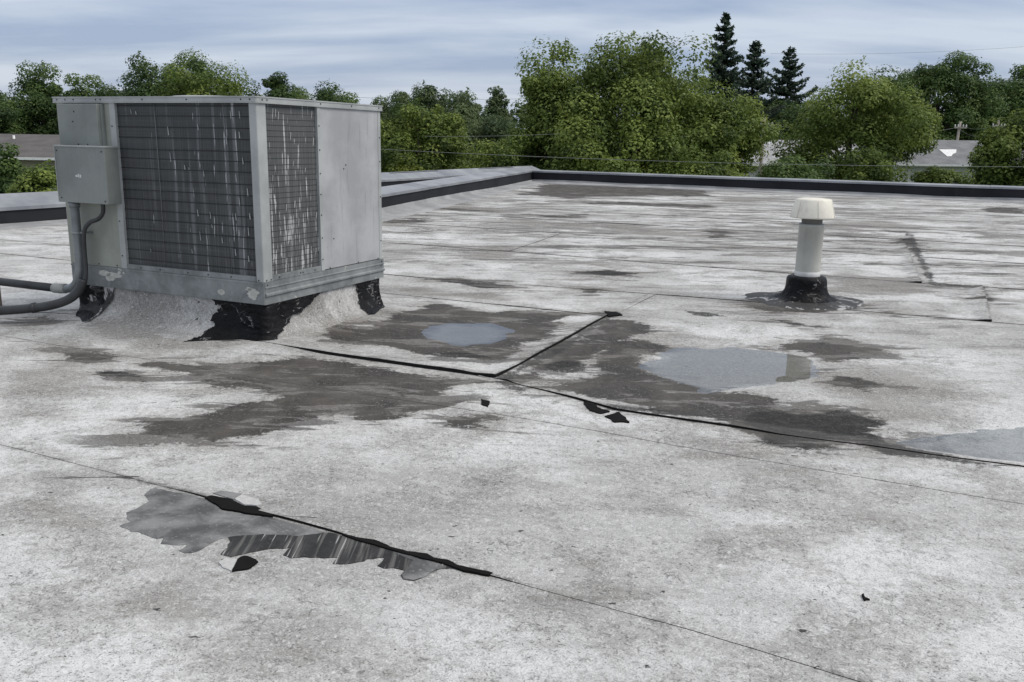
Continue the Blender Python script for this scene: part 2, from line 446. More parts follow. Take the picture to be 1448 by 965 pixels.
def coil_mat(name, axis, dens):
    """finned coil: fine upright fins, pale flattened fins, corroded dust"""
    M = Mat(name)
    fin_sc = (170, .01, .6) if axis == 'x' else (.01, 170, .6)
    st_sc = (46, .01, 4.2) if axis == 'x' else (.01, 46, 4.2)
    st2 = (15, .01, .55) if axis == 'x' else (.01, 15, .55)
    fin = M.noise(M.coord('obj', scale=fin_sc), 1, 2, .5)
    row = M.noise(M.coord('obj', scale=(.3, .3, 60)), 1, 2, .5)
    s1 = M.noise(M.coord('obj', scale=st_sc), 1, 2, .45)
    s2 = M.noise(M.coord('obj', scale=st2, loc=(.7, .2, 0)), 1, 3, .6)
    big = M.noise(M.coord('obj'), 2.0, 4, .6)
    sep = M.n('ShaderNodeSeparateXYZ', {0: M.n('ShaderNodeTexCoord').outputs['Object']})
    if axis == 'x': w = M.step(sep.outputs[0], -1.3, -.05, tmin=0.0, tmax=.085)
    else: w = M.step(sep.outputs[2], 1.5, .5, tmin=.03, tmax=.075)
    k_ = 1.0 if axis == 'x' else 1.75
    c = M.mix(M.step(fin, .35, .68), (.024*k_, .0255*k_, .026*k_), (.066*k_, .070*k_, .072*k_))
    c = M.mix(M.mul(M.step(row, .45, .7), .35), c, (.085, .088, .09))
    c = M.mix(M.mul(M.step(big, .4, .7), .30), c, (.10, .102, .10))
    hit = M.step(M.add(M.add(M.mul(s1, .72), M.mul(s2, .36)), w), dens, dens+.045)
    c = M.mix(M.mul(hit, .85), c, (.50, .51, .52))
    dust = M.step(M.add(s2, w), .60, .72)
    c = M.mix(M.mul(dust, .28), c, (.30, .31, .315))
    M.bsdf(c, .62, normal=M.bump(M.add(fin, M.mul(row, .4)), .5, .004)); return M.m

def plain(name, col, rough=.6, metal=0.0, var=.15, scale=12, spec=None):
    M = Mat(name); p = M.coord('obj')
    a = M.noise(p, scale, 4, .6)
    c = M.mix(M.step(a, .3, .7), tuple(v*(1-var) for v in col), tuple(min(1, v*(1+var)) for v in col))
    M.bsdf(c, rough, metal, normal=M.bump(a, .15, .01), spec=spec); return M.m

def water_mat():
    M = Mat('still_rain_water'); p = M.coord('pos')
    a = M.noise(p, 6, 2, .5)
    nrm = M.bump(a, .02, .01)
    fr = M.n('ShaderNodeFresnel', {'IOR': 1.42, 'Normal': nrm}).outputs[0]
    gl = M.n('ShaderNodeBsdfGlossy', {'Color': (1, 1, 1, 1), 'Roughness': .012, 'Normal': nrm}).outputs[0]
    tr = M.n('ShaderNodeBsdfTransparent', {'Color': (.90, .91, .90, 1)}).outputs[0]
    mx = M.n('ShaderNodeMixShader', {0: fr, 1: tr, 2: gl}).outputs[0]
    M.t.links.new(mx, M.out.inputs[0]); return M.m

STRIPE = radians(30)
def bare_mat(name, lo, hi, stripe=0.0):
    M = Mat(name); ab = M.coord('pos', rot=(0, 0, TH))
    a = M.noise(ab, 6, 5, .6, .6); f = M.noise(ab, 60, 4, .65)
    c = M.mix(M.step(a, .35, .68), lo, hi)
    if stripe:
        st = M.noise(M.coord('pos', rot=(0, 0, STRIPE), scale=(26, 1.1, 1)), 1.4, 3, .55)
        c = M.mix(M.mul(M.step(st, .50, .62), stripe), c, (.17, .167, .16))
        st2 = M.noise(M.coord('pos', rot=(0, 0, STRIPE), scale=(60, 2.2, 1), loc=(3, 1, 0)), 1.4, 2, .5)
        c = M.mix(M.mul(M.step(st2, .62, .68), .7), c, (.42, .42, .41))
    c = M.mix(M.mul(M.step(f, .56, .72), .3), c, tuple(min(1, v*2.2+.05) for v in hi))
    M.bsdf(c, .75, normal=M.bump(M.add(a, M.mul(f, .4)), .5, .006), spec=.3); return M.m

def leaf_mat(name, dark, mid, light):
    M = Mat(name); t = M.attr('tint')
    p = M.coord('obj'); n = M.noise(p, .55, 3, .6)
    k = M.add(t, M.mul(M.sub(n, .5), .5))
    c = M.mix(M.step(k, .15, .55), dark, mid)
    c = M.mix(M.step(k, .55, .98), c, light)
    d = M.n('ShaderNodeBsdfPrincipled', {'Base Color': c, 'Roughness': .55, 'Specular IOR Level': .25})
    tr = M.n('ShaderNodeBsdfTranslucent', {'Color': c})
    mx = M.n('ShaderNodeMixShader', {0: .36, 1: d.outputs[0], 2: tr.outputs[0]})
    M.t.links.new(mx.outputs[0], M.out.inputs[0]); return M.m

def shingle_mat(name, base):
    M = Mat(name); p = M.coord('pos')
    a = M.noise(p, 1.2, 5, .6); b = M.noise(M.coord('pos', scale=(3, 3, 9)), 2, 3, .6)
    c = M.mix(M.step(a, .3, .7), tuple(v*.8 for v in base), tuple(v*1.2 for v in base))
    c = M.mix(M.mul(M.step(b, .5, .7), .3), c, tuple(v*.6 for v in base))
    M.bsdf(c, .85); return M.m

def grass_mat():
    M = Mat('lawn'); p = M.coord('pos')
    a = M.noise(p, .05, 5, .6); b = M.noise(p, 3, 4, .6)
    c = M.mix(M.step(a, .35, .65), (.045, .075, .02), (.085, .11, .035))
    c = M.mix(M.mul(M.step(b, .5, .7), .4), c, (.03, .05, .015))
    M.bsdf(c, .9); return M.m

m_mem = membrane_mat(); m_flash = flashing_mat(); m_tar = tar_mat(); m_smear = smeared_tar_mat()
m_black = black_wall_mat(); m_cope = coping_mat(); m_galv = galv_mat(); m_water = water_mat()
m_edge_shade = plain('bitumen_edge_and_gap_shade', (.014, .0137, .0133), .85, spec=.1)
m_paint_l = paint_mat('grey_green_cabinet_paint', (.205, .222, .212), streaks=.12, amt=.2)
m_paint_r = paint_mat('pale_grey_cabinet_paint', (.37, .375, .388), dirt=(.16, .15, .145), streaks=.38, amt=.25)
m_post = paint_mat('light_grey_post_paint', (.36, .375, .375), streaks=.15, amt=.22)
m_lower = paint_mat('beige_grey_panel_paint', (.30, .315, .275), streaks=.10, amt=.12)
m_core = plain('dark_grey_cabinet_core', (.03, .031, .032), .8)  # inner core in plain dark grey paint
m_coil_l = coil_mat('dark_finned_coil', 'x', .725)
m_coil_r = coil_mat('corroded_finned_coil', 'y', .655)
m_shade_black = plain('row_shade_and_black_parts', (.022, .0225, .023), .7)  # near black for painted row shade, right guard wires and conduit sleeve
m_wire = plain('dull_guard_wire', (.16, .165, .17), .5, .3)
m_screw = plain('dark_screw', (.03, .03, .03), .5, .3)
m_scuff = plain('scuffed_white', (.62, .63, .62), .7)
m_fin = plain('bent_bare_fin', (.36, .37, .375), .6)
m_conduit = plain('grey_conduit', (.20, .215, .225), .42, .35, .2, 8)
m_cable = plain('dark_conduit', (.036, .038, .040), .42, .1, .25, 8)
m_bare_mid = bare_mat('bare_grey_felt', (.080, .081, .083), (.225, .225, .225))
m_bare_dark = bare_mat('bare_dark_felt', (.020, .020, .0205), (.040, .040, .040), .55)
m_bare_pale = bare_mat('bare_pale_felt', (.17, .17, .17), (.24, .24, .24))
m_flake_gap = plain('black_felt_and_lap_gap', (.010, .0098, .0096), .9, spec=.08)

# ------------------------------------------------------------------ roof field: stains, ponding, seams
C1 = ((400, 400), .3453); C2 = ((560, 250), .3039); C3 = ((1008, 270), .3039)
DARK = [px_ab(p) for p in (
    [(517,462),(555,452),(621,428),(642,434),(697,441),(731,438),(807,445),(797,457),(776,469),(804,474),(780,479),(725,483),(731,491),(711,507),(687,512),(642,504),(593,504),(538,491),(472,484),(486,474)],
    [(858,452),(905,458),(930,468),(905,476),(880,486),(850,497),(826,512),(800,520),(770,533),(742,546),(708,540),(760,512),(800,488),(835,468)],
    [(790,540),(840,528),(900,522),(950,536),(1000,545),(1060,552),(1098,562),(1100,575),(1160,574),(1225,590),(1258,601),(1228,612),(1292,640),(1250,636),(1205,626),(1140,634),(1085,626),(1040,606),(960,588),(880,572),(820,560),(740,548)],
    [(1095,486),(1165,477),(1255,490),(1240,505),(1195,515),(1160,512),(1145,500),(1100,493)],
    [(1180,530),(1210,535),(1250,545),(1220,552),(1185,545)],
    [(868,478),(925,480),(940,492),(912,508),(905,528),(860,528),(838,518),(850,498)],
    [(455,470),(500,462),(520,470),(480,482)],
    [(215,515),(290,520),(380,512),(430,505),(520,520),(600,532),(690,540),(645,545),(622,560),(650,568),(600,580),(575,592),(530,600),(505,598),(489,587),(447,589),(414,604),(365,618),(290,624),(249,622),(207,629),(166,629),(172,618),(207,612),(215,597),(265,595),(307,579),(344,568),(385,564),(373,550),(298,548),(260,530)],
    [(610,590),(645,583),(700,587),(708,592),(690,600),(690,610),(650,612),(615,605)],
    [(145,525),(190,528),(208,540),(175,535),(150,530)],
    [(70,490),(120,492),(160,505),(130,512),(90,508)],
    [(40,450),(80,447),(85,458),(45,461)],
    [(110,440),(160,446),(105,448)],
)]
DARK += [px_ab(p, *C2) for p in (
    [(180,478),(230,473),(400,490),(480,490),(540,520),(420,518),(300,495)],
    [(860,445),(960,433),(1120,455),(1080,465),(920,470),(880,460)],
    [(0,200),(60,190),(190,205),(60,215),(0,215)],
    [(60,130),(160,135),(330,155),(500,165),(650,175),(780,180),(880,175),(840,190),(700,188),(560,172),(350,160),(150,145)],
    [(870,110),(1000,115),(1200,125),(1448,130),(1448,145),(1200,140),(900,125)],
    [(940,632),(985,625),(1060,650),(1000,658),(945,650)],
    [(890,540),(920,537),(925,550),(895,550)],
    [(690,34),(1448,48),(1448,92),(900,92),(830,104),(700,92),(560,86),(640,66)],
)]
DARK += [px_ab(p, *C3) for p in (
    [(865,230),(920,222),(945,280),(910,268)],
    [(780,183),(900,185),(900,200),(800,190)],
    [(1250,80),(1448,75),(1448,105),(1270,100)],
    [(150,492),(200,485),(320,490),(540,505),(640,525),(700,540),(660,552),(560,568),(420,565),(300,562),(200,540)],
    [(280,600),(360,605),(480,635),(400,630)],
    [(0,180),(60,190),(40,215),(0,220)],
    [(700,545),(860,570),(1000,585),(850,578)],
    [(1240,450),(1300,520),(1260,500)],
)]
GREY = [px_ab(p) for p in (
    [(735,680),(760,685),(800,695),(820,705),(790,708),(755,698)],
    [(950,630),(1000,640),(1060,650),(1130,655),(1190,670),(1230,690),(1250,735),(1200,725),(1130,700),(1050,670),(980,645)],
    [(30,578),(60,580),(100,590),(70,598),(30,590)],
    [(880,470),(960,470),(1000,482),(945,492),(905,520),(840,525),(800,515),(840,490)],
    [(1140,505),(1200,512),(1260,540),(1250,560),(1160,552),(1140,535)],
    [(1160,500),(1300,520),(1400,560),(1330,600),(1240,590),(1180,560),(1150,530)],
    [(0,690),(120,700),(180,735),(160,770),(60,760),(0,740)],
    [(100,820),(300,790),(340,850),(240,890),(130,880)],
    [(230,900),(420,880),(600,930),(560,965),(240,965)],
    [(800,790),(900,800),(870,830),(790,815)],
    [(1160,860),(1280,880),(1260,920),(1170,900)],
    [(1060,740),(1180,760),(1150,800),(1040,780)],
    [(150,455),(300,468),(330,498),(200,505),(120,480)],
    [(470,430),(540,425),(560,445),(500,470),(440,480)],
    [(0,520),(140,500),(100,560),(0,560)],
)]
GREY += [px_ab(p, *C2) for p in (
    [(400,205),(560,195),(850,215),(900,240),(700,230),(450,220)],
    [(250,375),(430,340),(580,320),(620,325),(480,375),(380,385),(300,390)],
    [(1000,230),(1300,245),(1448,265),(1448,290),(1150,270),(1000,245)],
    [(0,510),(120,510),(230,530),(210,560),(60,560),(0,550)],
    [(260,545),(420,545),(600,590),(500,590),(330,565)],
    [(800,440),(880,455),(900,490),(1030,530),(900,500)],
    [(0,110),(300,130),(700,165),(300,160),(0,140)],
)]
GREY += [px_ab(p, *C3) for p in (
    [(0,25),(370,30),(360,50),(0,48)], [(560,30),(700,40),(690,65),(560,60)],
    [(500,130),(900,150),(1000,180),(700,185),(500,160)],
    [(500,360),(800,400),(1000,440),(900,500),(560,460)],
    [(0,240),(380,260),(640,280),(380,280),(0,255)],
    [(135,510),(170,485),(300,480),(540,500),(720,545),(690,562),(560,575),(420,572),(260,567),(160,540)],
)]
PUD = [px_ab(p) for p in (
    [(600,470),(615,460),(640,457),(690,458),(722,466),(715,476),(690,484),(655,488),(625,484),(605,478)],
    [(912,520),(950,493),(1030,490),(1100,497),(1145,503),(1150,514),(1146,530),(1110,538),(1060,543),(1000,552),(970,542),(935,532)],
    [(1262,630),(1330,615),(1400,607),(1470,605),(1600,640),(1560,690),(1448,654),(1350,645),(1290,638)],
)]
TARRY = [px_ab(p, (860, 440), .4061) for p in (
    [(450,380),(520,350),(590,345),(640,360),(740,355),(830,340),(870,365),(990,400),(900,410),(960,460),(1060,485),(1180,505),(1340,535),(1240,528),(1000,495),(900,465),(800,450),(700,455),(690,480),(600,475),(520,455),(560,430),(470,400)],
    [(0,330),(100,338),(250,358),(400,380),(480,395),(400,392),(200,366),(0,345)],
    [(270,0),(400,10),(350,22),(290,14)], [(570,30),(680,45),(720,58),(640,52)])]
TARRY += [px_ab(p) for p in (
    [(772,516),(800,508),(826,514),(830,525),(800,529),(770,525)], [(702,540),(720,538),(745,552),(735,557)],
    [(700,534),(745,512),(800,482),(856,448),(862,450),(815,482),(760,514),(716,540)],
    [(838,445),(872,441),(884,447),(850,452)],
    [(1280,328),(1290,330),(1308,370),(1322,402),(1316,402),(1300,372),(1286,350)],
    [(1316,400),(1400,406),(1386,409),(1320,405)], [(1384,406),(1392,408),(1406,430),(1400,430)],
    [(1272,338),(1288,336),(1296,350),(1284,350)], [(985,441),(1010,443),(1025,448),(1000,447)],
    [(145,526),(185,528),(207,541),(180,534)], [(590,500),(660,498),(690,505),(640,508)],
    [(620,397),(660,398),(715,407),(690,408)], [(825,386),(860,382),(895,387),(862,391)],
    [(1380,367),(1400,368),(1385,371)])]
PUD_Z = -0.0065

P0 = np.array([-1.81, 6.35]); UROT = radians(-24.4)
UX = np.array([cos(UROT), sin(UROT)]); UY = np.array([-sin(UROT), cos(UROT)])
def unit_local(xy):
    d = np.asarray(xy) - P0
    return np.stack([d[..., 0]*UX[0]+d[..., 1]*UX[1], d[..., 0]*UY[0]+d[..., 1]*UY[1]], -1)

def base_z(P):
    """P (n,2) in sheet coordinates"""
    a, b = P[:, 0], P[:, 1]
    z = .0035*fbm(a*.55, b*.55, 3, 3) + .0012*fbm(a*5, b*5, 9, 2)
    s = field(P, PUD, 1.0)
    s = s + .12*fbm(a*3.0, b*6.5, 21, 6)
    z = z - .016*sstep(-.16, .16, s)
    L = unit_local(to_xy(P))
    dx = np.maximum(np.maximum(-1.98-L[:, 0], L[:, 0]), 0); dy = np.maximum(np.maximum(-L[:, 1], L[:, 1]-1.58), 0)
    d = np.hypot(dx, dy)
    z = z + .03*np.exp(-(d/.35)**2)*(1+.4*fbm(a*3, b*3, 31, 3))
    return z

SEAMS = {
 's1': [(-22,2.66),(-4,2.62),(-2.66,2.6),(-1.3,2.56),(-.65,2.54),(0,2.48),(12,2.4)],
 's1b': [(-22,4.12),(-3.16,4.2),(-2.07,4.24),(12,4.0)],
 's2': [(-22,4.86),(-4,4.91),(-2.5,4.93),(-2.2,4.85),(-1.55,4.66),(-.64,4.65),(-.02,4.71),(.5,4.74),(12,4.8)],
 's3': [(-22,7.1),(-4.1,7.25),(-2.54,7.29),(12,7.4)],
 's4': [(-22,7.9),(-5.05,8.31),(-3.07,8.55),(-1.72,8.7),(.77,8.79),(12,8.9)],
 's5': [(-22,10.9),(0,10.97),(.93,11.1),(12,11.2)],
 's6': [(-22,13.5),(-5.6,13.7),(-3.2,13.6),(12,13.8)],
 's7': [(-22,15.8),(12,16.3)], 's8': [(-22,18.2),(12,18.6)], 's9': [(-22,20.8),(12,21.0)],
 's10': [(-22,23.4),(12,23.5)], 's11': [(-22,26.1),(12,26.2)], 's12': [(-22,28.6),(12,28.7)],
}
def seam_b(name, a):
    pts = np.array(SEAMS[name]); k = sum(map(ord, name))
    return np.interp(a, pts[:, 0], pts[:, 1]) + .018*fbm(np.asarray(a)*1.3, 0*np.asarray(a)+k, k, 4)
CROSS = {'x2': -2.5, 'x3': -2.5, 'x5': .52, 'x6': -.1, 'x6l': -5.3, 'x8': 1.0}
def cross_a(name, b):
    k = sum(map(ord, name))
    slope = {'x6': -.08, 'x6l': -.13, 'x2': -.03}.get(name, 0)
    ref = {'x6': 11.0, 'x6l': 11.0, 'x2': 5.9}.get(name, 0)
    return CROSS[name] + slope*(np.asarray(b)-ref) + .02*fbm(np.asarray(b)*1.4, 0*np.asarray(b)+k, k, 4)

def lift_of(seam, a):
    a = np.asarray(a, float)
    base = .0018 + .0045*np.clip(fbm(a*1.1, a*0+5, sum(map(ord, seam))+2, 3)+.15, 0, 2)
    if seam == 's2':
        base = base + .020*sstep(-4.25, -3.8, a)*sstep(-2.45, -2.75, a) + .012*sstep(-2.4, -2.0, a)*sstep(3.5, .5, a)*vnoise(a*2.2, a*0, 77)
    if seam == 's1':
        base = base*.5 + .010*sstep(-3.0, -2.5, a)*sstep(-1.1, -1.4, a)*vnoise(a*4, a*0, 55)
    if seam == 's1b': base = base*.22
    return base
def clift_of(name, b):
    b = np.asarray(b, float)
    base = .002 + .003*np.clip(fbm(b*1.2, b*0, sum(map(ord, name)), 3)+.4, 0, 2)
    if name == 'x2': base = base + .016*(.6+.7*vnoise(b*3, b*0, 5))
    if name in ('x6', 'x5'): base = base + .018
    return base

def nonuni(lo, flo, fhi, hi, fine, coarse):
    out = []
    if flo > lo: out += list(np.arange(lo, flo, coarse))
    out += list(np.arange(max(lo, flo), min(fhi, hi), fine))
    if fhi < hi: out += list(np.arange(min(fhi, hi), hi, coarse))
    out.append(hi)
    return np.array(sorted(set(np.round(out, 5))))

A_LO, A_HI = -16.0, 9.0
SHEETS = [   # front seam, back seam, left cross, right cross, fine step
 (None, 's1', None, None, .022), ('s1', 's1b', None, None, .022), ('s1b', 's2', None, None, .024),
 ('s2', 's3', None, 'x2', .028), ('s3', 's4', None, 'x3', .032), ('s2', 's4', 'x2', None, .028),
 ('s4', 's5', None, 'x5', .05), ('s4', 's5', 'x5', None, .05),
 ('s5', 's6', None, 'x6l', .07), ('s5', 's6', 'x6l', 'x6', .07), ('s5', 's6', 'x6', None, .07),
 ('s6', 's7', None, 'x6', .09), ('s6', 's7', 'x6', None, .09), ('s7', 's8', None, None, .11), ('s8', 's9', None, 'x8', .12), ('s8', 's9', 'x8', None, .12),
 ('s9', 's10', None, None, .13), ('s10', 's11', None, None, .14), ('s11', 's12', None, None, .14), ('s12', None, None, None, .14)]

def seam_dist(P):
    d = np.full(len(P), 9.0)
    for k in SEAMS:
        dd = np.abs(P[:, 1]-seam_b(k, P[:, 0]))
        if k == 's3': dd = np.where(P[:, 0] > -2.45, 9, dd)
        if k == 's1b': dd = dd + .012
        d = np.minimum(d, dd)
    for k, (lo, hi) in {'x2': (4.9, 8.6), 'x5': (8.7, 11.05), 'x6': (11, 16), 'x6l': (11, 13.6), 'x8': (18.4, 20.9)}.items():
        dd = np.abs(P[:, 0]-cross_a(k, P[:, 1]))
        d = np.minimum(d, np.where((P[:, 1] > lo) & (P[:, 1] < hi), dd, 9))
    return d

def add_roof_attrs(me, P):
    A = {'dark': field(P, DARK), 'grey': field(P, GREY), 'far': sstep(5.8, 12.5, P[:, 1]), 'seam': seam_dist(P),
         'wet': field(P, PUD, 1.0), 'silt': field(P, PUD[:2], 1.0), 'tarry': field(P, TARRY)}
    for an, av in A.items():
        at_ = me.attributes.new(an, 'FLOAT', 'POINT'); at_.data.foreach_set('value', np.ascontiguousarray(av, np.float32))

# building body under the roof
def wallpt(px, py, z): return at(px, py, z)[:2]
WC = wallpt(752, 242, .4)                       # far inner corner of the roof
WR = wallpt(1448, 266.5, .4); WR = WC + (WR-WC)*1.45
WN = wallpt(541, 275.8, .4)
wn_dir = (WN-WC)/np.linalg.norm(WN-WC)
WNE = WN + wn_dir*2.2                            # hidden end behind the unit
WL1 = wallpt(40, 292.5, .30)
wl_dir = np.array([cos(radians(63.6)), sin(radians(63.6))])
WL0 = WL1 - wl_dir*17
WLF1 = wallpt(541, 255.5, .30); WLF2 = wallpt(690, 246.5, .30)
wlf_dir = (WLF2-WLF1)/np.linalg.norm(WLF2-WLF1)
# intersection of the two left lines
def isect(p, d, q, e):
    t = np.linalg.solve(np.array([d, -e]).T, q-p); return p + d*t[0]
WLM = WL1 + wl_dir*4.5
WLE = WLF2 + wlf_dir*5.0

roof = prism('roof', [tuple(WL0 + np.array([-.2, -.5])), tuple(to_xy(np.array([9.3, -6.0]))), tuple(to_xy(np.array([9.3, 27.5]))), tuple(WR+np.array([.1, .15])), tuple(WC+np.array([.1, .25])), tuple(WLE), tuple(WLF1), tuple(WLM), ], -4.2, -.045, m_edge_shade)
tag(roof, kind='structure')

def roof_sheet(front, back, lx, rx, fine):
    k = abs(hash((front, back, lx, rx))) % 1000
    b0 = -5.0 if front is None else float(np.mean([p[1] for p in SEAMS[front]][1:-1] or [SEAMS[front][0][1]]))
    b1 = 31.5 if back is None else float(np.mean([p[1] for p in SEAMS[back]][1:-1] or [SEAMS[back][0][1]]))
    OV = .12
    a_lo = A_LO if lx is None else CROSS[lx]-OV-.4
    a_hi = A_HI if rx is None else CROSS[rx]
    flo, fhi = -1.47*b1-.8, .12*b1+.9
    ua = nonuni(a_lo, max(a_lo, flo), min(a_hi, fhi), a_hi, fine, .35)
    nb_ = max(4, int((b1+OV-b0)/fine))
    v = np.linspace(0, 1, nb_)
    if front is None:
        v = np.concatenate([np.linspace(0, .72, 10)[:-1], np.linspace(.72, 1, int(2.1/fine))])
    else:   # finer next to the lap
        v = np.concatenate([np.array([0, .004, .01, .02, .035]), np.linspace(.05, 1, nb_)])
    U, Vv = np.meshgrid(ua, v)
    fb = np.full(U.shape, -5.0) if front is None else seam_b(front, U)
    bb = np.full(U.shape, 31.5) if back is None else seam_b(back, U)+OV
    Bc = fb + (bb-fb)*Vv
    Aa = U.copy()
    if rx is not None:      # right edge follows the cross seam
        tgt = cross_a(rx, Bc); Aa = Aa + (tgt-a_hi)*sstep(a_hi-.8, a_hi, U)
    if lx is not None:
        tgt = cross_a(lx, Bc)-OV; Aa = Aa + (tgt-a_lo)*sstep(a_lo+.8, a_lo, U)
    P = np.stack([Aa.ravel(), Bc.ravel()], -1)
    z = base_z(P)
    if front is not None:
        d = P[:, 1]-seam_b(front, P[:, 0]); z = z + lift_of(front, P[:, 0])*sstep(.20, 0, d)
    if rx is not None:
        d = cross_a(rx, P[:, 1])-P[:, 0]; z = z + clift_of(rx, P[:, 1])*sstep(.20, 0, d)
    if back is not None:
        d = seam_b(back, P[:, 0])-P[:, 1]; z = z - .008*sstep(.004, -.035, d)
    if lx is not None:
        d = P[:, 0]-cross_a(lx, P[:, 1]); z = z - .008*sstep(.004, -.035, d)
    XY = to_xy(P)
    nr, nc = U.shape
    V3 = np.column_stack([XY, z])
    idx = np.arange(nr*nc).reshape(nr, nc)
    F = np.stack([idx[:-1, :-1], idx[:-1, 1:], idx[1:, 1:], idx[1:, :-1]], -1).reshape(-1, 4)
    Vs = [V3]; Fs = [F]; mi = [np.zeros(len(F), int)]; n0 = len(V3); Ps = [P]
    def skirt(ids, flip):  # black skirt stands for sheet edge and the shadow in the gap below
        nonlocal n0
        q = V3[ids].copy(); q[:, 2] = base_z(P[ids])-.012
        top = V3[ids].copy()
        Vs.append(top); Vs.append(q); Ps.append(P[ids]); Ps.append(P[ids])
        m = len(ids); t0 = n0; t1 = n0+m; n0 += 2*m
        i = np.arange(m-1)
        f = np.stack([t0+i, t1+i, t1+i+1, t0+i+1], -1)
        if flip: f = f[:, ::-1]
        Fs.append(f); mi.append(np.ones(m-1, int))
    if front is not None: skirt(idx[0, :], False)
    if rx is not None: skirt(idx[:, -1], False)
    Va = np.vstack(Vs); Fa = np.vstack(Fs)
    o = fast_mesh('membrane_sheet', Va, Fa, None, m_mem, roof, smooth=True)
    o.data.materials.append(m_edge_shade)
    mm = np.concatenate(mi).astype(np.int32)
    o.data.polygons.foreach_set('material_index', mm)
    add_roof_attrs(o.data, np.vstack(Ps))
    return o
for s in SHEETS: roof_sheet(*s)

# thin pieces lying on the sheets --------------------------------------------------
def sheet_top(P, which=None):
    z = base_z(P)
    if which:
        d = P[:, 1]-seam_b(which, P[:, 0]); z = z + np.where(d > -.001, lift_of(which, P[:, 0])*sstep(.20, 0, d), 0)
    return z
def roughen(poly, step=.02, amp=.006, seed=0):
    out = []
    n = len(poly)
    for i in range(n):
        p, q = np.array(poly[i]), np.array(poly[(i+1) % n]); L = np.linalg.norm(q-p); k = max(1, int(L/step))
        nrm = np.array([-(q-p)[1], (q-p)[0]])/(L+1e-9)
        for j in range(k):
            t = j/k; r = p+(q-p)*t
            w = amp*fbm(np.array([r[0]*23]), np.array([r[1]*23]), seed, 4)[0] * (1 if j else .3)
            out.append(r + nrm*w*2)
    return np.array(out)
def thin_piece(name, poly, mat, parent, dz=.003, grid=.05, seed=0, amp=.006, step=.02, zfun=None, thick=.003):
    poly = roughen(poly, step, amp, seed)
    lo, hi = poly.min(0), poly.max(0)
    gx, gy = np.meshgrid(np.arange(lo[0], hi[0], grid), np.arange(lo[1], hi[1], grid))
    G = np.stack([gx.ravel(), gy.ravel()], -1)
    if len(G): G = G[poly_sdf(G, poly) > grid*.3]
    n = len(poly)
    pts = [Vector(p) for p in poly] + [Vector(p) for p in G]
    vs, es, fs, *_ = delaunay_2d_cdt(pts, [(i, (i+1) % n) for i in range(n)], [], 1, 1e-6)
    Q = np.array([[v.x, v.y] for v in vs])
    z = (zfun or base_z)(Q) + dz
    XY = to_xy(Q)
    V = [(x, y, zz) for (x, y), zz in zip(XY, z)]
    F = [tuple(f) for f in fs]
    # rim down to the sheet below
    from collections import Counter
    cnt = Counter()
    for f in F:
        for i in range(len(f)): cnt[tuple(sorted((f[i], f[(i+1) % len(f)])))] += 1
    nb0 = len(V)
    low = {}
    for (i, j), c in cnt.items():
        if c == 1:
            for q in (i, j):
                if q not in low:
                    low[q] = len(V); V.append((V[q][0], V[q][1], V[q][2]-thick-dz))
            F.append((i, j, low[j], low[i]))
    return obj(name, V, F, mat, parent)

C6 = ((160, 680), .1934); C7 = ((420, 720), .1934)
def px6(p): return px_ab(p, *C6)
def px7(p): return px_ab(p, *C7)
pA = np.vstack([px6([(225,105),(270,65),(310,50),(420,80),(560,105),(660,135),(760,185),(800,225),(900,235),(1000,255),(1160,275),(1448,345)]),
                px7([(120,142),(230,180),(150,185),(0,200)]),
                px6([(1260,400),(1100,395),(960,405),(840,415),(780,430),(720,455),(650,500),(570,530),(520,530),(480,512),(540,470),(440,470),(345,462),(370,420),(320,425),(240,395),(190,375),(130,375),(100,350),(50,330),(130,300),(100,275),(95,235),(160,210),(270,150)])])
thin_piece('bare_felt', pA, m_bare_mid, roof, .0018, .04, 1, .006, thick=.0)
pB = np.vstack([px6([(840,415),(960,402),(1100,393),(1260,400)]),
                px7([(0,200),(150,185),(230,175),(350,205),(460,235),(570,260),(680,300),(810,335),(900,365),(1060,400),(1180,430),(1050,440),(930,500),(850,530),(780,520),(760,490),(790,455),(700,435),(640,440),(590,420),(640,360),(510,370),(490,385),(380,405),(260,405),(300,360),(150,355),(0,360)]),
                px6([(1300,570),(1240,545),(1300,490),(1150,500),(950,540),(860,560),(785,540),(840,490),(860,450)])])
thin_piece('bare_felt', pB, m_bare_dark, roof, .0028, .04, 2, .006, thick=.0)
pB2 = px7([(690,320),(790,330),(880,370),(1040,405),(1080,432),(1010,450),(930,500),(850,527),(780,515),(765,490),(800,455),(850,380)])
thin_piece('bare_felt', pB2, m_bare_mid, roof, .0038, .04, 4, .004, thick=.0)
pC = px6([(670,130),(720,120),(870,150),(960,195),(1050,200),(1120,240),(1170,270),(1000,250),(800,215),(770,190)])
thin_piece('torn_lap_gap', pC, m_flake_gap, roof, .009, .04, 3, .003, zfun=lambda Q: sheet_top(Q))  # flat black pieces stand for the dark gap under the torn lap
pE = px7([(330,196),(460,225),(570,240),(680,290),(810,325),(950,340),(1000,370),(1100,385),(1170,425),(1290,450),(1430,480),(1400,495),(1220,465),(1060,405),(810,345),(560,270),(430,236)])
thin_piece('torn_lap_gap', pE, m_flake_gap, roof, .009, .04, 5, .003, zfun=lambda Q: sheet_top(Q))
pF = px6([(730,105),(790,85),(940,105),(880,150)])
thin_piece('bare_felt', pF, m_bare_pale, roof, .004, .05, 6, .003, zfun=lambda Q: sheet_top(Q, 's1'))
pG = px6([(890,150),(945,115),(1060,150),(1090,190),(1050,200),(960,195)])
m_white_flap = plain('pale_granule_flap', (.46, .458, .45), .85, 0, .12, 60)
thin_piece('lifted_flap', pG, m_white_flap, roof, .006, .05, 7, .003, zfun=lambda Q: sheet_top(Q, 's1'))
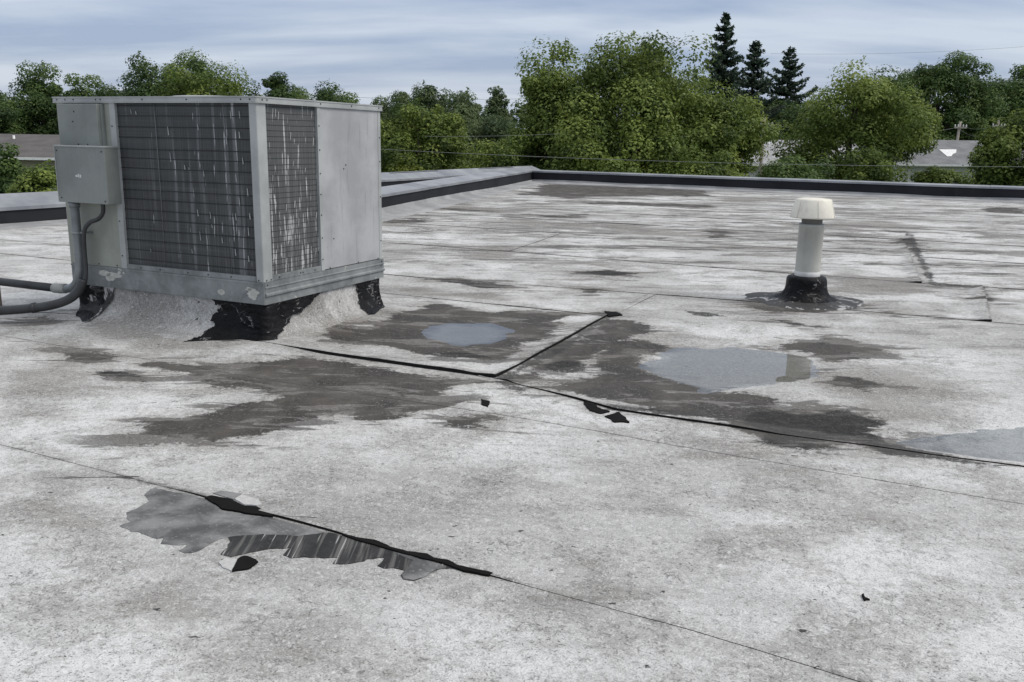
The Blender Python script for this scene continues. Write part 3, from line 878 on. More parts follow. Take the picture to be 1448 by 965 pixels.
pH = px6([(770,600),(830,570),(915,580),(870,668),(800,640)])
thin_piece('lifted_flap', pH, m_white_flap, roof, .004, .05, 8, .004)

# loose scraps of torn felt: things lying on the roof
def scrap(pts, label, seed, org=(0, 0), sc=1.0, dz=.007, zf=None, mat=None):
    poly = px_ab(pts, org, sc)
    c = poly.mean(0)
    o = thin_piece('felt_scrap', poly, mat or m_flake_gap, None, dz, .05, seed, .007, .010, zf, .004)
    tag(o, label, 'felt scrap'); return o
scrap([(920,575),(960,560),(1060,600),(990,650),(870,670)], 'black pointed felt scrap just in front of the striped torn strip', 11, *C6)
scrap([(855,590),(875,584),(890,599),(868,598)], 'black diamond shaped felt scrap just off the open seam in front of the larger puddle', 12)
scrap([(825,570),(835,569),(850,580),(862,583),(850,586),(833,582)], 'narrow black felt scrap lying on the long seam next to the diamond shaped scrap', 13)
scrap([(680,566),(692,569),(690,577),(682,574)], 'tiny black felt scrap in front of the seam crossing', 14)
scrap([(855,442),(872,443),(880,447),(860,449)], 'ragged black felt scrap at the far end of the cross seam', 15, dz=.012)
scrap([(1080,415),(1084,414),(1088,417),(1082,418)], 'very small black felt chip near the white vent pipe', 16)
scrap([(1218,843),(1222,842),(1223,847),(1230,850),(1222,851)], 'small curled black chip alone on the open pale foreground membrane', 17)

# puddles
for i, poly in enumerate(PUD):
    c = poly.mean(0); big = c + (poly-c)*1.12
    XY = to_xy(roughen(big, .08, .0, i))
    o = obj('puddle', [(x, y, PUD_Z) for x, y in XY], [tuple(range(len(XY)))], m_water)
    if o.data.polygons[0].normal.z < 0: o.data.flip_normals()
    tag(o, ['oval rain puddle beside the rooftop unit on dark membrane', 'wide rain puddle mirroring the vent pipe', 'shallow bluish rain puddle behind the long open seam'][i], 'puddle', kind='structure')

# ------------------------------------------------------------------ parapets
def offset_line(pts, d):
    """offset polyline to its left by d with mitres"""
    pts = [np.array(p) for p in pts]; out = []
    for i, p in enumerate(pts):
        ns = []
        if i > 0: t = pts[i]-pts[i-1]; t = t/np.linalg.norm(t); ns.append(np.array([-t[1], t[0]]))
        if i < len(pts)-1: t = pts[i+1]-pts[i]; t = t/np.linalg.norm(t); ns.append(np.array([-t[1], t[0]]))
        n = sum(ns); n = n/np.linalg.norm(n); k = 1/max(.3, n@ns[0])
        out.append(p+n*d*k)
    return out
def resample(pts, step):
    out = []
    for i in range(len(pts)-1):
        p, q = np.array(pts[i]), np.array(pts[i+1]); L = np.linalg.norm(q-p); k = max(1, int(round(L/step)))
        for j in range(k): out.append(p+(q-p)*j/k)
    out.append(np.array(pts[-1])); return out
def strip(name, sections, mat, parent, smooth=False, closed=False):
    """sections: list (along) of lists of points"""
    m = len(sections[0]); V = [tuple(p) for s in sections for p in s]; F = []
    for i in range(len(sections)-1):
        for j in range(m if closed else m-1):
            F.append((i*m+j, (i+1)*m+j, (i+1)*m+(j+1) % m, i*m+(j+1) % m))
    if closed:
        F.append(tuple(range(m))); F.append(tuple(range((len(sections)-1)*m, len(sections)*m))[::-1])
    return obj(name, V, F, mat, parent, smooth)

def parapet(line, h, rise, width, flash_h, flash_run, label, seed, piece=3.0, flash_fun=None):
    """line: inner foot running so that the OUTSIDE is on its left"""
    e = empty('parapet_wall', (0, 0, 0)); tag(e, label, 'parapet')
    L = resample(line, .5)
    inn = offset_line(L, 0); out = offset_line(L, width-.04)
    # keep mitred corners exact
    sec = []
    for p, q in zip(inn, out):
        sec.append([(p[0], p[1], -.03), (p[0], p[1], h), (q[0], q[1], h+rise), (q[0], q[1], -4.2)])
    strip('wall', sec, m_black, e)
    # coping lengths
    a0 = offset_line(L, -.03); a1 = offset_line(L, width)
    n = len(L); per = int(piece/.5)
    i = 0; k = 0
    while i < n-1:
        j = min(i+per, n-1)
        s = []
        dzj = .003*(k % 2)
        for q in range(i, j+1):
            p, r = a0[q], a1[q]
            if q == i and i > 0:
                p = p + (a0[q+1]-a0[q])*.012; r = r + (a1[q+1]-a1[q])*.012
            z0 = h + .012 + dzj; z1 = h+rise+.012 + dzj
            s.append([(p[0], p[1], z0-.055), (p[0], p[1], z0), (r[0], r[1], z1), (r[0], r[1], z1-.09), (r[0]*.98+p[0]*.02, r[1]*.98+p[1]*.02, z1-.09), (r[0]*.97+p[0]*.03, r[1]*.97+p[1]*.03, z1-.01), (p[0]*.97+r[0]*.03, p[1]*.97+r[1]*.03, z0-.008), (p[0]*.98+r[0]*.02, p[1]*.98+r[1]*.02, z0-.055)])
        strip('coping', s, m_cope, e, closed=True)
        i = j; k += 1
    # grey flashing turned up the foot
    L2 = resample(line, .22); s = []
    for q, (p, f1, f2) in enumerate(zip(offset_line(L2, -.012), offset_line(L2, -.06), offset_line(L2, -flash_run))):
        t = q*.22
        fh = flash_h*(1+.35*float(fbm(np.array([t*.5]), np.array([seed]), seed, 3)[0]))
        if flash_fun: fh = flash_fun(p, fh)
        fh = min(fh, h-.05)
        nz = .02*float(fbm(np.array([t*1.3]), np.array([seed+3]), seed, 3)[0])
        run2 = f2 + (f2-p)*.25*float(fbm(np.array([t*.8]), np.array([seed+9]), seed, 3)[0])
        s.append([(p[0], p[1], fh), (p[0]*.5+f1[0]*.5, p[1]*.5+f1[1]*.5, fh*.55+.02+nz*.4), (f1[0], f1[1], fh*.30+.02+nz*.3), ((f1[0]+run2[0])/2, (f1[1]+run2[1])/2, .028+nz*.4), (run2[0], run2[1], .008), (run2[0], run2[1], -.03)])
    strip('flashing', s, m_flash, e, smooth=True)
    return e
# outside must be on the left of the travel direction
def orient(line, inside):
    """return line so that 'inside' point lies on the right"""
    p, q = np.array(line[0]), np.array(line[1]); d = q-p; r = np.array(inside)-p
    return line if d[0]*r[1]-d[1]*r[0] < 0 else line[::-1]
inside = np.array([2.0, 15.0])
parapet(orient([WC, WR], inside), .40, .03, .34, .10, .85, 'long straight black parapet with pale metal coping in front of the tall maple', 1)
def near_flash(p, fh):
    d = np.linalg.norm(np.array(p)-WC)
    return .08 + .07*float(sstep(4, 13, np.array(d)))*(1+.15*float(fbm(np.array([d*2]), np.array([3.]), 3, 2)[0]))
parapet(orient([WC, WN, WNE, WLM], inside), .40, .085, .42, .12, .55, 'sloping topped inner parapet running from the roof corner to behind the rooftop unit', 2, flash_fun=near_flash)
parapet(orient([WL0, WLM, WLF1, WLE], inside), .30, .18, .46, .05, .35, 'low outer parapet with broad sloping metal coping beyond the unit and its conduits', 3)
# ------------------------------------------------------------------ roof curb under the unit
XL, XR, YF, YB = -1.95, -.02, .02, 1.555
def curb_perimeter(step=.03):
    """(s, x, y, nx, ny, flare) ; s = 0 at the near corner, negative along the left face, positive along the right face"""
    out = []
    lf = XR-XL; rf = YB-YF; r = .03
    for s in np.arange(-lf+r, -r+1e-6, step): out.append((s, XR+s, YF, 0, -1))
    for a in np.linspace(-80, -10, 6): out.append((0+a*.0001, XR-r+r*cos(radians(a)), YF+r+r*sin(radians(a)), cos(radians(a)), sin(radians(a))))
    for s in np.arange(r, rf-r+1e-6, step): out.append((s, XR, YF+s, 1, 0))
    for a in np.linspace(10, 80, 6): out.append((rf+a*.0001, XR-r+r*cos(radians(a)), YB-r+r*sin(radians(a)), cos(radians(a)), sin(radians(a))))
    for s in np.arange(r, lf-r, step*3): out.append((rf+s+.01, XR-s, YB, 0, 1))
    for a in np.linspace(100, 170, 6): out.append((rf+lf, XL+r+r*cos(radians(a)), YB-r+r*sin(radians(a)), cos(radians(a)), sin(radians(a))))
    for s in np.arange(r, rf-r, step*3): out.append((rf+lf+s, XL, YB-s, -1, 0))
    for a in np.linspace(190, 260, 6): out.append((-lf-.001*(260-a)/70, XL+r+r*cos(radians(a)), YF+r+r*sin(radians(a)), cos(radians(a)), sin(radians(a))))
    return out
CURB_H = .305
def curb_flare(s):
    lf = XR-XL; rf = YB-YF
    if s < 0: m = sstep(0, .6, np.array(-s))*sstep(lf+.05, lf-.5, np.array(-s)); f = .07+.30*float(m)
    elif s < rf+.02: m = sstep(0, .35, np.array(s))*sstep(rf, rf-.35, np.array(s)); f = .07+.16*float(m)
    else: f = .15
    return f
def curb_point(s, x, y, nx, ny, t, off=0.0):
    """t 0 top .. 1 foot"""
    f = curb_flare(s)
    w = float(fbm(np.array([s*2.6]), np.array([t*2.0]), 41, 4)[0])
    z = CURB_H*(1-t)**1.25
    o = f*t**3.2 + (.034 if 0 < s < 1.5 else .018)*w*t
    z = z + .012*w*t*(1-t)*2
    return (x+nx*(o+off), y+ny*(o+off), max(z, -.004) + off*.4*t)
curb = empty('roof_curb', (P0[0], P0[1], 0), UROT)
tag(curb, 'membrane wrapped curb with tarred corners under the rooftop unit', 'curb')
per = curb_perimeter(); TN = 16
V = []; F = []
for q in per:
    for k in range(TN): V.append(curb_point(*q, k/(TN-1)))
n = len(per)
for i in range(n):
    for k in range(TN-1):
        F.append((i*TN+k, i*TN+k+1, ((i+1) % n)*TN+k+1, ((i+1) % n)*TN+k))
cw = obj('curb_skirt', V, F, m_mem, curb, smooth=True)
Pw = to_ab(np.array([P0 + UX*v[0] + UY*v[1] for v in V]))
skirt_grey = [px_ab([(165,470),(225,452),(290,462),(300,490),(200,482)])]
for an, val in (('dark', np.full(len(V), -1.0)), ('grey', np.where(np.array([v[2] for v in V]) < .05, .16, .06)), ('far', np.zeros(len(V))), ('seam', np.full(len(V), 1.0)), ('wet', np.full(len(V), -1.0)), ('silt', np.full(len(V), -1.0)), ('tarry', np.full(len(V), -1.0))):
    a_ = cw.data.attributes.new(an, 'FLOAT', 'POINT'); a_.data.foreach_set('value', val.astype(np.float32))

def tar_patch(s0, s1, mask, seed, off=.012, cell=.011, mat=None, label=None):
    S = [q for q in curb_perimeter(cell) if s0 <= q[0] <= s1]
    S.sort(key=lambda q: q[0])
    T = 40; V = []; ok = []
    for q in S:
        for k in range(T):
            t = k/(T-1)*1.0
            w = float(fbm(np.array([q[0]*7]), np.array([t*5]), seed, 4)[0])
            V.append(curb_point(*q, t, off + .014*w + .010*abs(float(fbm(np.array([q[0]*5+t*6]), np.array([t*9-q[0]*3]), seed+8, 3)[0])))); ok.append(mask(q[0], t) + .42*w + .25*float(fbm(np.array([q[0]*24]), np.array([t*16]), seed+3, 3)[0]))
    F = []
    for i in range(len(S)-1):
        for k in range(T-1):
            ids = (i*T+k, i*T+k+1, (i+1)*T+k+1, (i+1)*T+k)
            if sum(ok[j] for j in ids)/4 > 0: F.append(ids)
    used = sorted({j for f in F for j in f}); mp = {j: i for i, j in enumerate(used)}
    o = obj('tar_patch', [V[j] for j in used], [tuple(mp[j] for j in f) for f in F], mat or m_tar, curb, smooth=True)
    return o
def rmask(lo, hi, top, bot, soft=.10):
    return lambda s, t: min((s-lo)/soft, (hi-s)/soft, (t-top)/.12, (bot-t)/.12, 1)
tar_patch(-.62, .02, lambda s, t: min((s+.46+.14*t*t-.10*t)/.16, (1.25-t)/.2, 1) if s < -.05 else 1, 51)
tar_patch(-.01, .95, lambda s, t: min(1.0, (1.02-t-1.25*s**.62)/.22) if s > .05 else 1, 52, off=.0125)
tar_patch(1.10, 1.54, lambda s, t: min((s-1.16-.12*max(0, t-.55))/.12, (1.2-t)/.2, 1), 53)
tar_patch(-1.92, -1.44, lambda s, t: min((-1.50-s-.16*t)/.08, 1), 54, mat=m_smear)
tar_patch(-1.92, -1.60, lambda s, t: min((.42-t+.1*math.sin(s*30))/.1, (-1.62-s)/.06, 1), 55, off=.016)
tar_patch(-1.92, -1.6, lambda s, t: 1-((s+1.78)/.13)**2-((t-.78)/.16)**2, 56, off=.019)

# ------------------------------------------------------------------ rooftop unit
unit = empty('rooftop_unit', (P0[0], P0[1], 0), UROT)
tag(unit, 'large weathered grey rooftop air conditioning unit with finned coils', 'air conditioner')
ZB, ZC, ZT, ZTT = .2915, .4585, 1.7245, 1.7675
box('cabinet', -1.955, -.035, .04, 1.545, .32, 1.73, m_core, unit)
post = [(-.065, 0), (-.010, 0), (-.003, .003), (0, .010), (0, .098), (-.034, .098), (-.034, .032), (-.065, .032)]
prism('corner_post', post, ZC, ZT, m_post, unit)
prism('corner_post', [(-.034, 1.53), (.002, 1.53), (.002, 1.570), (-.004, 1.576), (-.06, 1.576), (-.06, 1.546), (-.034, 1.546)], ZC, ZT, m_post, unit)
prism('corner_post', [(-1.982, 1.576), (-1.982, 1.50), (-1.955, 1.50), (-1.955, 1.545), (-1.90, 1.545), (-1.90, 1.576)], ZC, ZT, m_post, unit)
# left face
box('access_panel', -1.980, -1.408, .0, .039, ZC, ZT, m_lower, unit, .003)
box('mullion', -1.405, -1.347, -.008, .038, ZC, ZT, m_post, unit, .003)
box('sill', -1.346, -.066, -.004, .038, ZC, .497, m_galv, unit, .002)
coil_l = box('condenser_coil', -1.346, -.066, .016, .039, .498, ZT, m_coil_l, unit)
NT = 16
for k in range(NT):  # dark bars stand for the shade between coil rows
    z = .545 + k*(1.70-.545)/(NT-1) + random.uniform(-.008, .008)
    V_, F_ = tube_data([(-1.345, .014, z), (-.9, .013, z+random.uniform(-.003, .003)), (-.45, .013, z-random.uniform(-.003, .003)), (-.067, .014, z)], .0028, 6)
    obj('row_shade_bar', V_, F_, m_shade_black, coil_l, smooth=True)
tube('guard_wire', [(-.955, .007, .50), (-.95, .006, 1.1), (-.958, .007, 1.722)], .0028, m_wire, coil_l, 6)
tube('guard_wire', [(-.30, .008, .50), (-.297, .008, 1.1), (-.30, .008, 1.722)], .002, m_wire, coil_l, 6)
# flattened fins standing proud, in a paler colour
finm = obj('bent_fin', [(-.005, 0, -.03), (.005, 0, -.028), (.006, -.006, .03), (-.004, -.004, .034)], [(0, 1, 2, 3)], m_fin)
FINS = []
for (x, z, k) in [(-.84,1.52,1.6),(-.835,1.33,1.8),(-.70,1.26,.9),(-.66,1.25,.6),(-.52,1.22,1.1),(-.60,.93,1.3),(-.48,.92,1.4),(-.47,.84,.7),(-.59,.76,1.8),(-.30,1.55,1.6),(-.29,1.46,1.5),(-.24,1.64,1.4),(-.17,1.5,1.2),(-.16,1.64,1.3),(-.22,1.2,1.4),(-.20,1.03,1.6),(-.24,.92,1.4),(-.13,.82,1.6),(-.12,1.1,1.5),(-.11,.93,1.2),(-.15,1.32,1.2),(-.55,1.55,1.1),(-1.20,1.66,.9),(-1.15,1.65,.6),(-.38,.74,1.1),(-.26,.66,1.3),(-.14,.62,1.2),(-.68,.64,.8),(-1.1,.62,.6)]: FINS.append((x, z, k))
for i, (x, z, k) in enumerate(FINS):
    o = finm if i == 0 else finm.copy()
    if i: COL.objects.link(o)
    o.parent = coil_l; o.location = (x, .013, z); o.scale = (random.uniform(.55, .95), 1, k*.62)
# control boxes on the left face
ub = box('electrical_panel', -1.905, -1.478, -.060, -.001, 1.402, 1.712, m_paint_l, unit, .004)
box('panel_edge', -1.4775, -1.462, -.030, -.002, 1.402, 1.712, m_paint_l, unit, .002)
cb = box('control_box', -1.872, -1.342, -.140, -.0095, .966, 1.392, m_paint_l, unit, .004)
box('box_lid', -1.876, -1.338, -.146, -.004, 1.3905, 1.402, m_post, cb, .002)
box('lid_flange', -1.874, -1.868, -.145, -.1395, .966, 1.39, m_post, cb)
sc_ = box('paint_scuff', -1.665, -1.645, -.1412, -.1396, 1.165, 1.180, m_scuff, cb)
box('paint_scuff', -1.640, -1.628, -.1412, -.1396, 1.162, 1.188, m_scuff, cb)
box('paint_scuff', -1.622, -1.606, -.1412, -.1396, 1.160, 1.183, m_scuff, cb)
# right face
coil_r = box('condenser_coil', -.034, -.016, .100, .683, .500, ZT, m_coil_r, unit)
box('sill', -.033, .003, .0985, .683, ZC, .499, m_galv, unit, .002)
for k in range(30):
    z = .53 + k*(1.70-.53)/29 + random.uniform(-.004, .004)
    V_, F_ = tube_data([(-.0155, .101, z), (-.0150, .40, z+random.uniform(-.002, .002)), (-.0155, .682, z)], .0016, 6)
    obj('guard_wire', V_, F_, m_shade_black, coil_r, smooth=True)
box('mullion', -.034, .007, .684, .726, ZC, ZT, m_post, unit, .003)
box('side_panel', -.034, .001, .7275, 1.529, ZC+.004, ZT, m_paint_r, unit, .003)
for i, (y, z, k) in enumerate([(.19,1.66,1.6),(.22,1.66,1.5),(.25,1.64,1.6),(.38,1.5,1.5),(.64,1.66,1.5),(.65,1.46,1.7),(.40,1.0,1.4),(.30,.98,1.2),(.44,.86,1.7),(.33,.82,1.5),(.50,.7,1.4),(.22,.66,1.6),(.58,.64,1.3),(.28,.58,1.4),(.36,.72,1.6),(.46,.60,1.5),(.66,.9,1.2),(.64,.62,1.4),(.16,1.2,1.1),(.54,1.25,.9),(.40,1.3,1.1)]):
    o = finm.copy(); COL.objects.link(o); o.parent = coil_r
    o.location = (-.0145, y, z); o.rotation_euler = (0, 0, pi/2); o.scale = (random.uniform(.4, .9), 1, k*.6)
# top cover with rolled lip and low fan housing
tc_ = [(-1.998, -.014), (.006, -.014), (.014, -.006), (.014, 1.584), (-1.998, 1.584)]
top = prism('top_cover', tc_, ZT+.004, ZTT-.010, m_post, unit)
prism('lip', [(-2.002, -.018), (.009, -.018), (.018, -.009), (.018, 1.588), (-2.002, 1.588)], ZTT-.0095, ZTT, m_post, top)
prism('lip', [(-2.001, -.0165), (.008, -.0165), (.0165, -.008), (.0165, 1.587), (-2.001, 1.587)], ZT-.003, ZT+.0035, m_post, top)
fan = lathe('fan_housing', [(.40, 0), (.39, .014), (.37, .020), (.33, .020), (.325, .008), (.05, .006)], m_post, unit, 48)
fan.location = (-.86, .62, ZTT+.001)
for k in range(6):
    r = .05+.05*k
    lathe('guard_ring', [(r-.004, .014), (r+.004, .014), (r+.004, .021), (r-.004, .021), (r-.004, .014)], m_wire, fan, 32)
# base rails
rail = box('base_rail', -1.972, .0025, -.006, .03, ZB, ZC-.001, m_galv, unit, .003)
box('rail_lip', -1.973, .0, -.010, -.0065, ZC-.016, ZC-.001, m_galv, rail)
prof = [(-.03, ZB), (.004, ZB), (.004, .344), (.019, .356), (.019, .368), (.006, .378), (.006, .408), (.012, .412), (.012, .418), (.006, .422), (.006, ZC-.001), (-.03, ZC-.001)]
sec = [[(x, y, z) for x, z in prof] for y in (.004, .3, .7, 1.1, 1.583)]
strip('base_rail', sec, m_galv, unit, closed=True)
m_patch = plain('flaked_cream_paint', (.47, .465, .43), .75, 0, .2, 14)
def rail_patch(pts):
    o = obj('flaked_paint', [(x, -.0075, z) for x, z in pts], [tuple(range(len(pts)))], m_patch, rail); return o
def rough_blob(cx, cz, w, h, seed, k=26):
    out = []
    for i in range(k):
        a = 2*pi*i/k; r = 1 + .55*float(fbm(np.array([3*cos(a)]), np.array([3*sin(a)+seed]), seed, 4)[0])
        out.append((cx+w*r*cos(a), cz+h*r*sin(a)))
    return out
rail_patch(rough_blob(-1.60, .405, .07, .022, 1)); rail_patch(rough_blob(-1.50, .395, .09, .020, 2)); rail_patch(rough_blob(-1.55, .365, .05, .018, 3))
rail_patch(rough_blob(-.10, .365, .055, .045, 5)); rail_patch(rough_blob(-.40, .355, .03, .02, 8)); rail_patch(rough_blob(-.14, .40, .03, .015, 9))
# screws
scm = lathe('screw', [(.0056, 0), (.0056, .003), (.003, .005), (.0008, .0055)], m_screw, None, 8)
SCR = []
for x in (-1.95, -1.86, -1.77, -1.53, -1.48, -1.05, -.62, -.12, -.04): SCR.append((x, -.0145, 1.745, 'f'))
for y in (.05, .10, .72, 1.13, 1.53): SCR.append((.0145, y, 1.745, 'r'))
for z in (.56, .83, 1.03, 1.30, 1.55): SCR.append((-1.385, -.0085, z, 'f'))
for z in (.55, .72, .9, 1.06, 1.22, 1.40, 1.58): SCR.append((.0075, .70, z, 'r'))
for z in (.62, 1.0, 1.3, 1.5): SCR.append((.0025, 1.55, z, 'r'))
for x in (-1.20, -1.0, -.72, -.52, -.30): SCR.append((x, -.0045, .477, 'f'))
for y in (.17, .42, .45, .60): SCR.append((.0035, y, .478, 'r'))
for z in (.47,): SCR += [(-.045, -.0005, z, 'f'), (.0005, .03, z, 'r'), (.0005, .08, z, 'r'), (.0015, .80, z, 'r'), (.0015, 1.20, z, 'r'), (.0015, 1.50, z, 'r')]
SCR += [(-1.85, -.1405, 1.36, 'f'), (-1.37, -.1405, 1.36, 'f'), (-1.84, -.1405, 1.0, 'f'), (-1.37, -.1405, .99, 'f'), (-1.74, -.0605, 1.58, 'f'), (-1.72, -.0605, 1.655, 'f'), (-1.70, -.0605, 1.41, 'f'), (-1.60, -.0605, 1.41, 'f'), (-1.66, -.0005, .475, 'f'), (-1.46, -.0005, .475, 'f'), (.0065, .03, .435, 'r'), (.0065, 1.55, .435, 'r'), (.0065, 1.54, .40, 'r'), (.0015, .86, .70, 'r'), (.0015, 1.02, 1.25, 'r'), (.0015, 1.05, 1.28, 'r')]
for i, (x, y, z, f) in enumerate(SCR):
    o = scm if i == 0 else scm.copy()
    if i: COL.objects.link(o)
    o.parent = unit; o.location = (x, y, z)
    o.rotation_euler = (pi/2, 0, 0) if f == 'f' else (0, pi/2, 0)

# ------------------------------------------------------------------ conduits feeding the unit
def uw(p): q = P0 + UX*p[0] + UY*p[1]; return (q[0], q[1], p[2])
c1 = empty('power_conduit', uw((-1.77, -.09, 0)), UROT)
tag(c1, 'smooth grey power conduit dropping from the control box and bending away along the curb', 'conduit')
def loc1(p): return (p[0]+1.77, p[1]+.09, p[2])
path = [(-1.77, -.09, .99), (-1.77, -.09, .75), (-1.77, -.09, .52), (-1.785, -.09, .40), (-1.83, -.09, .315), (-1.90, -.09, .27), (-1.98, -.09, .258)]
tube('pipe', [loc1(p) for p in smooth_path(path, 6)], .034, m_conduit, c1, 16)
tube('coupling', [loc1(p) for p in [(-1.955, -.09, .262), (-2.02, -.09, .256), (-2.09, -.09, .254)]], [.040, .041, .040], plain('pale_coupling', (.33, .33, .31), .6), c1, 16)
tube('pipe', [loc1(p) for p in [(-2.06, -.09, .255), (-2.6, -.09, .254), (-3.6, -.09, .252), (-4.6, -.09, .25)]], .034, m_cable, c1, 16)
tube('clamp', [loc1(p) for p in [(-1.77, -.09, .715), (-1.77, -.09, .735)]], .041, m_galv, c1, 16)
box('clamp_ear', .03, .075, -.004, .088, .718, .733, m_galv, c1, .002)
tube('connector', [loc1(p) for p in [(-1.77, -.09, .925), (-1.77, -.09, .967)]], .042, m_conduit, c1, 16)
for xs in (-2.95, -4.3):
    box('support_block', xs+1.77-.06, xs+1.77+.06, -.10, .10, .0, .225, plain('weathered_timber', (.22, .19, .15), .85), c1, .006)

c2 = empty('flexible_conduit', uw((-1.55, -.08, 0)), UROT)
tag(c2, 'dark flexible conduit curling under the control box and running low over the roof', 'conduit')
def loc2(p): return (p[0]+1.55, p[1]+.08, p[2])
path = [(-1.47, -.08, .99), (-1.475, -.08, .90), (-1.53, -.08, .845), (-1.62, -.09, .81), (-1.675, -.10, .74), (-1.69, -.10, .60), (-1.695, -.10, .42), (-1.71, -.12, .31), (-1.76, -.17, .22)]
tube('thin_hose', [loc2(p) for p in smooth_path(path, 6)], .0165, m_cable, c2, 12)
path = [(-1.70, -.13, .36), (-1.73, -.16, .27), (-1.80, -.21, .20), (-1.92, -.28, .155), (-2.10, -.36, .125), (-2.35, -.46, .10), (-2.8, -.62, .07), (-3.6, -.86, .06)]
tube('pipe', [loc2(p) for p in smooth_path(path, 6)], .036, m_cable, c2, 16)
tube('coupling', [loc2(p) for p in [(-2.02, -.325, .137), (-2.05, -.338, .132)]], .042, m_cable, c2, 16)
tube('sleeve', [loc2(p) for p in smooth_path([(-2.42, -.487, .096), (-2.8, -.62, .072), (-3.2, -.74, .064)], 5)], .052, m_shade_black, c2, 16)

# ------------------------------------------------------------------ vent pipe
vent = empty('vent_pipe', (2.90, 8.663, 0))
tag(vent, 'pale plumbing vent pipe with cone shaped white cap and black tarred boot', 'vent')
m_pvc = paint_mat('aged_pale_pipe', (.44, .44, .405), dirt=(.2, .19, .17), streaks=.2, amt=.1, rough=.45)
m_cap = paint_mat('cream_white_cap', (.70, .67, .585), dirt=(.30, .28, .24), streaks=.28, amt=.18, rough=.45)
m_capseam = plain('dull_cap_seam', (.52, .50, .45), .6)
m_ring = plain('brown_grey_collar', (.17, .16, .145), .55)
lathe('pipe', [(.120, .20), (.120, .30), (.1185, .305), (.1185, .735), (.121, .737), (.121, .758), (.098, .760)], m_pvc, vent, 40)
lathe('joint_band', [(.1195, .232), (.123, .236), (.123, .292), (.1195, .296)], plain('whitened_band', (.58, .58, .57), .6), vent, 40)
lathe('collar', [(.098, .750), (.098, .84)], m_ring, vent, 36)
cap = lathe('cap', [(.205, .816), (.212, .820), (.210, .830), (.170, .985), (.160, .997), (.10, 1.004), (.003, 1.006)], m_cap, vent, 48, cap_top=True)
lathe('cap_underside', [(.205, .816), (.198, .838), (.095, .845)], m_ring, cap, 36)
for a in (radians(-94), radians(-35), radians(-150), radians(30)):
    pts = [(.2135*cos(a), .2135*sin(a), .822), (.1735*cos(a), .1735*sin(a), .985)]
    tube('cap_seam', pts, .0014, m_capseam, cap, 6)
def bj(i, a, r, z):
    w = float(fbm(np.array([2.2*cos(a)+5]), np.array([2.2*sin(a)+z*6]), 61, 3)[0])
    w2 = float(fbm(np.array([5*cos(a)+5]), np.array([5*sin(a)+z*9]), 63, 3)[0])
    return r*(1+.05*w+.05*w2*(z < .1)), z+.008*w2*(z < .15)
lathe('boot', [(.115, .250), (.150, .249), (.178, .238), (.188, .215), (.190, .18), (.193, .14), (.203, .10), (.220, .068), (.245, .044), (.275, .032), (.32, .022), (.37, .012), (.40, -.004)], m_tar, vent, 64, jit=bj)
def sj(i, a, r, z):
    w = float(fbm(np.array([2.4*cos(a)+1]), np.array([2.4*sin(a)+r*5]), 71, 4)[0])
    return r*(1+.22*w*(r > .33)), z+.006*w
fl = lathe('boot_flange', [(.30, .026), (.34, .020), (.38, .016), (.42, .012), (.47, .009), (.52, .006), (.56, -.006)], m_smear, vent, 96, jit=sj)

# ------------------------------------------------------------------ ground, houses, poles, wires
GZ = -4.2
S = 900
ground = obj('ground', [(-S, -S, GZ), (S, -S, GZ), (S, S, GZ), (-S, S, GZ)], [(0, 1, 2, 3)], grass_mat())
tag(ground, kind='structure')
m_asph = plain('asphalt', (.055, .055, .057), .9, 0, .2, 2)

m_sh_l = shingle_mat('brown_grey_shingles', (.10, .092, .088)); m_sh_r = shingle_mat('mid_grey_shingles', (.175, .178, .185)); m_sh_p = shingle_mat('pale_grey_shingles', (.33, .33, .34))
m_wall_w = plain('white_siding', (.62, .62, .61), .8); m_wall_t = plain('tan_siding', (.38, .33, .27), .8); m_glass = plain('dark_pane', (.03, .035, .04), .15)
m_trim = plain('white_trim', (.75, .75, .74), .6)
def house(name, cx, cy, rz, lx, ly, wall_h, ridge_h, mroof, mwall, label, skylight=False, vents=True):
    e = empty(name, (cx, cy, GZ), rz); tag(e, label, 'house')
    w = box('wall', -lx/2, lx/2, -ly/2, ly/2, -.1, wall_h, mwall, e)
    ov = .45; n = 1
    rx, ry = lx/2+ov, ly/2+ov; drop = (ridge_h-wall_h)/(ly/2)*ov
    V = []; 
    for sx in (-1, 1):
        V += [(sx*rx, -ry, wall_h-drop), (sx*rx, 0, ridge_h), (sx*rx, ry, wall_h-drop), (sx*rx, ry, wall_h-drop+.18), (sx*rx, 0, ridge_h+.2), (sx*rx, -ry, wall_h-drop+.18)]
    F = [tuple(range(6)), tuple(range(11, 5, -1))] + [(i, (i+1) % 6, 6+(i+1) % 6, 6+i) for i in range(6)]
    r = obj('roof', V, F, mroof, e)
    for sx in (-1, 1):
        g = obj('gable', [(sx*lx/2, -ly/2, wall_h-.01), (sx*lx/2, ly/2, wall_h-.01), (sx*lx/2, 0, ridge_h-.02)], [(0, 1, 2)], mwall, e)
    box('gutter', -rx, rx, -ry-.12, -ry-.002, wall_h-drop+.02, wall_h-drop+.16, m_trim, r)
    k = int(lx//3)
    for i in range(k):
        x = -lx/2 + (i+.5)*lx/k
        wd = box('window', x-.5, x+.5, -ly/2-.05, -ly/2-.001, wall_h-1.7, wall_h-.5, m_trim, e)
        box('pane', x-.43, x+.43, -ly/2-.06, -ly/2-.051, wall_h-1.63, wall_h-.57, m_glass, wd)
    if vents:
        for x in (-lx*.2, lx*.12):
            tube('roof_vent', [(x, -ly*.12, ridge_h-.8), (x, -ly*.12, ridge_h+.12)], .07, m_trim, r, 8)
    return e, r
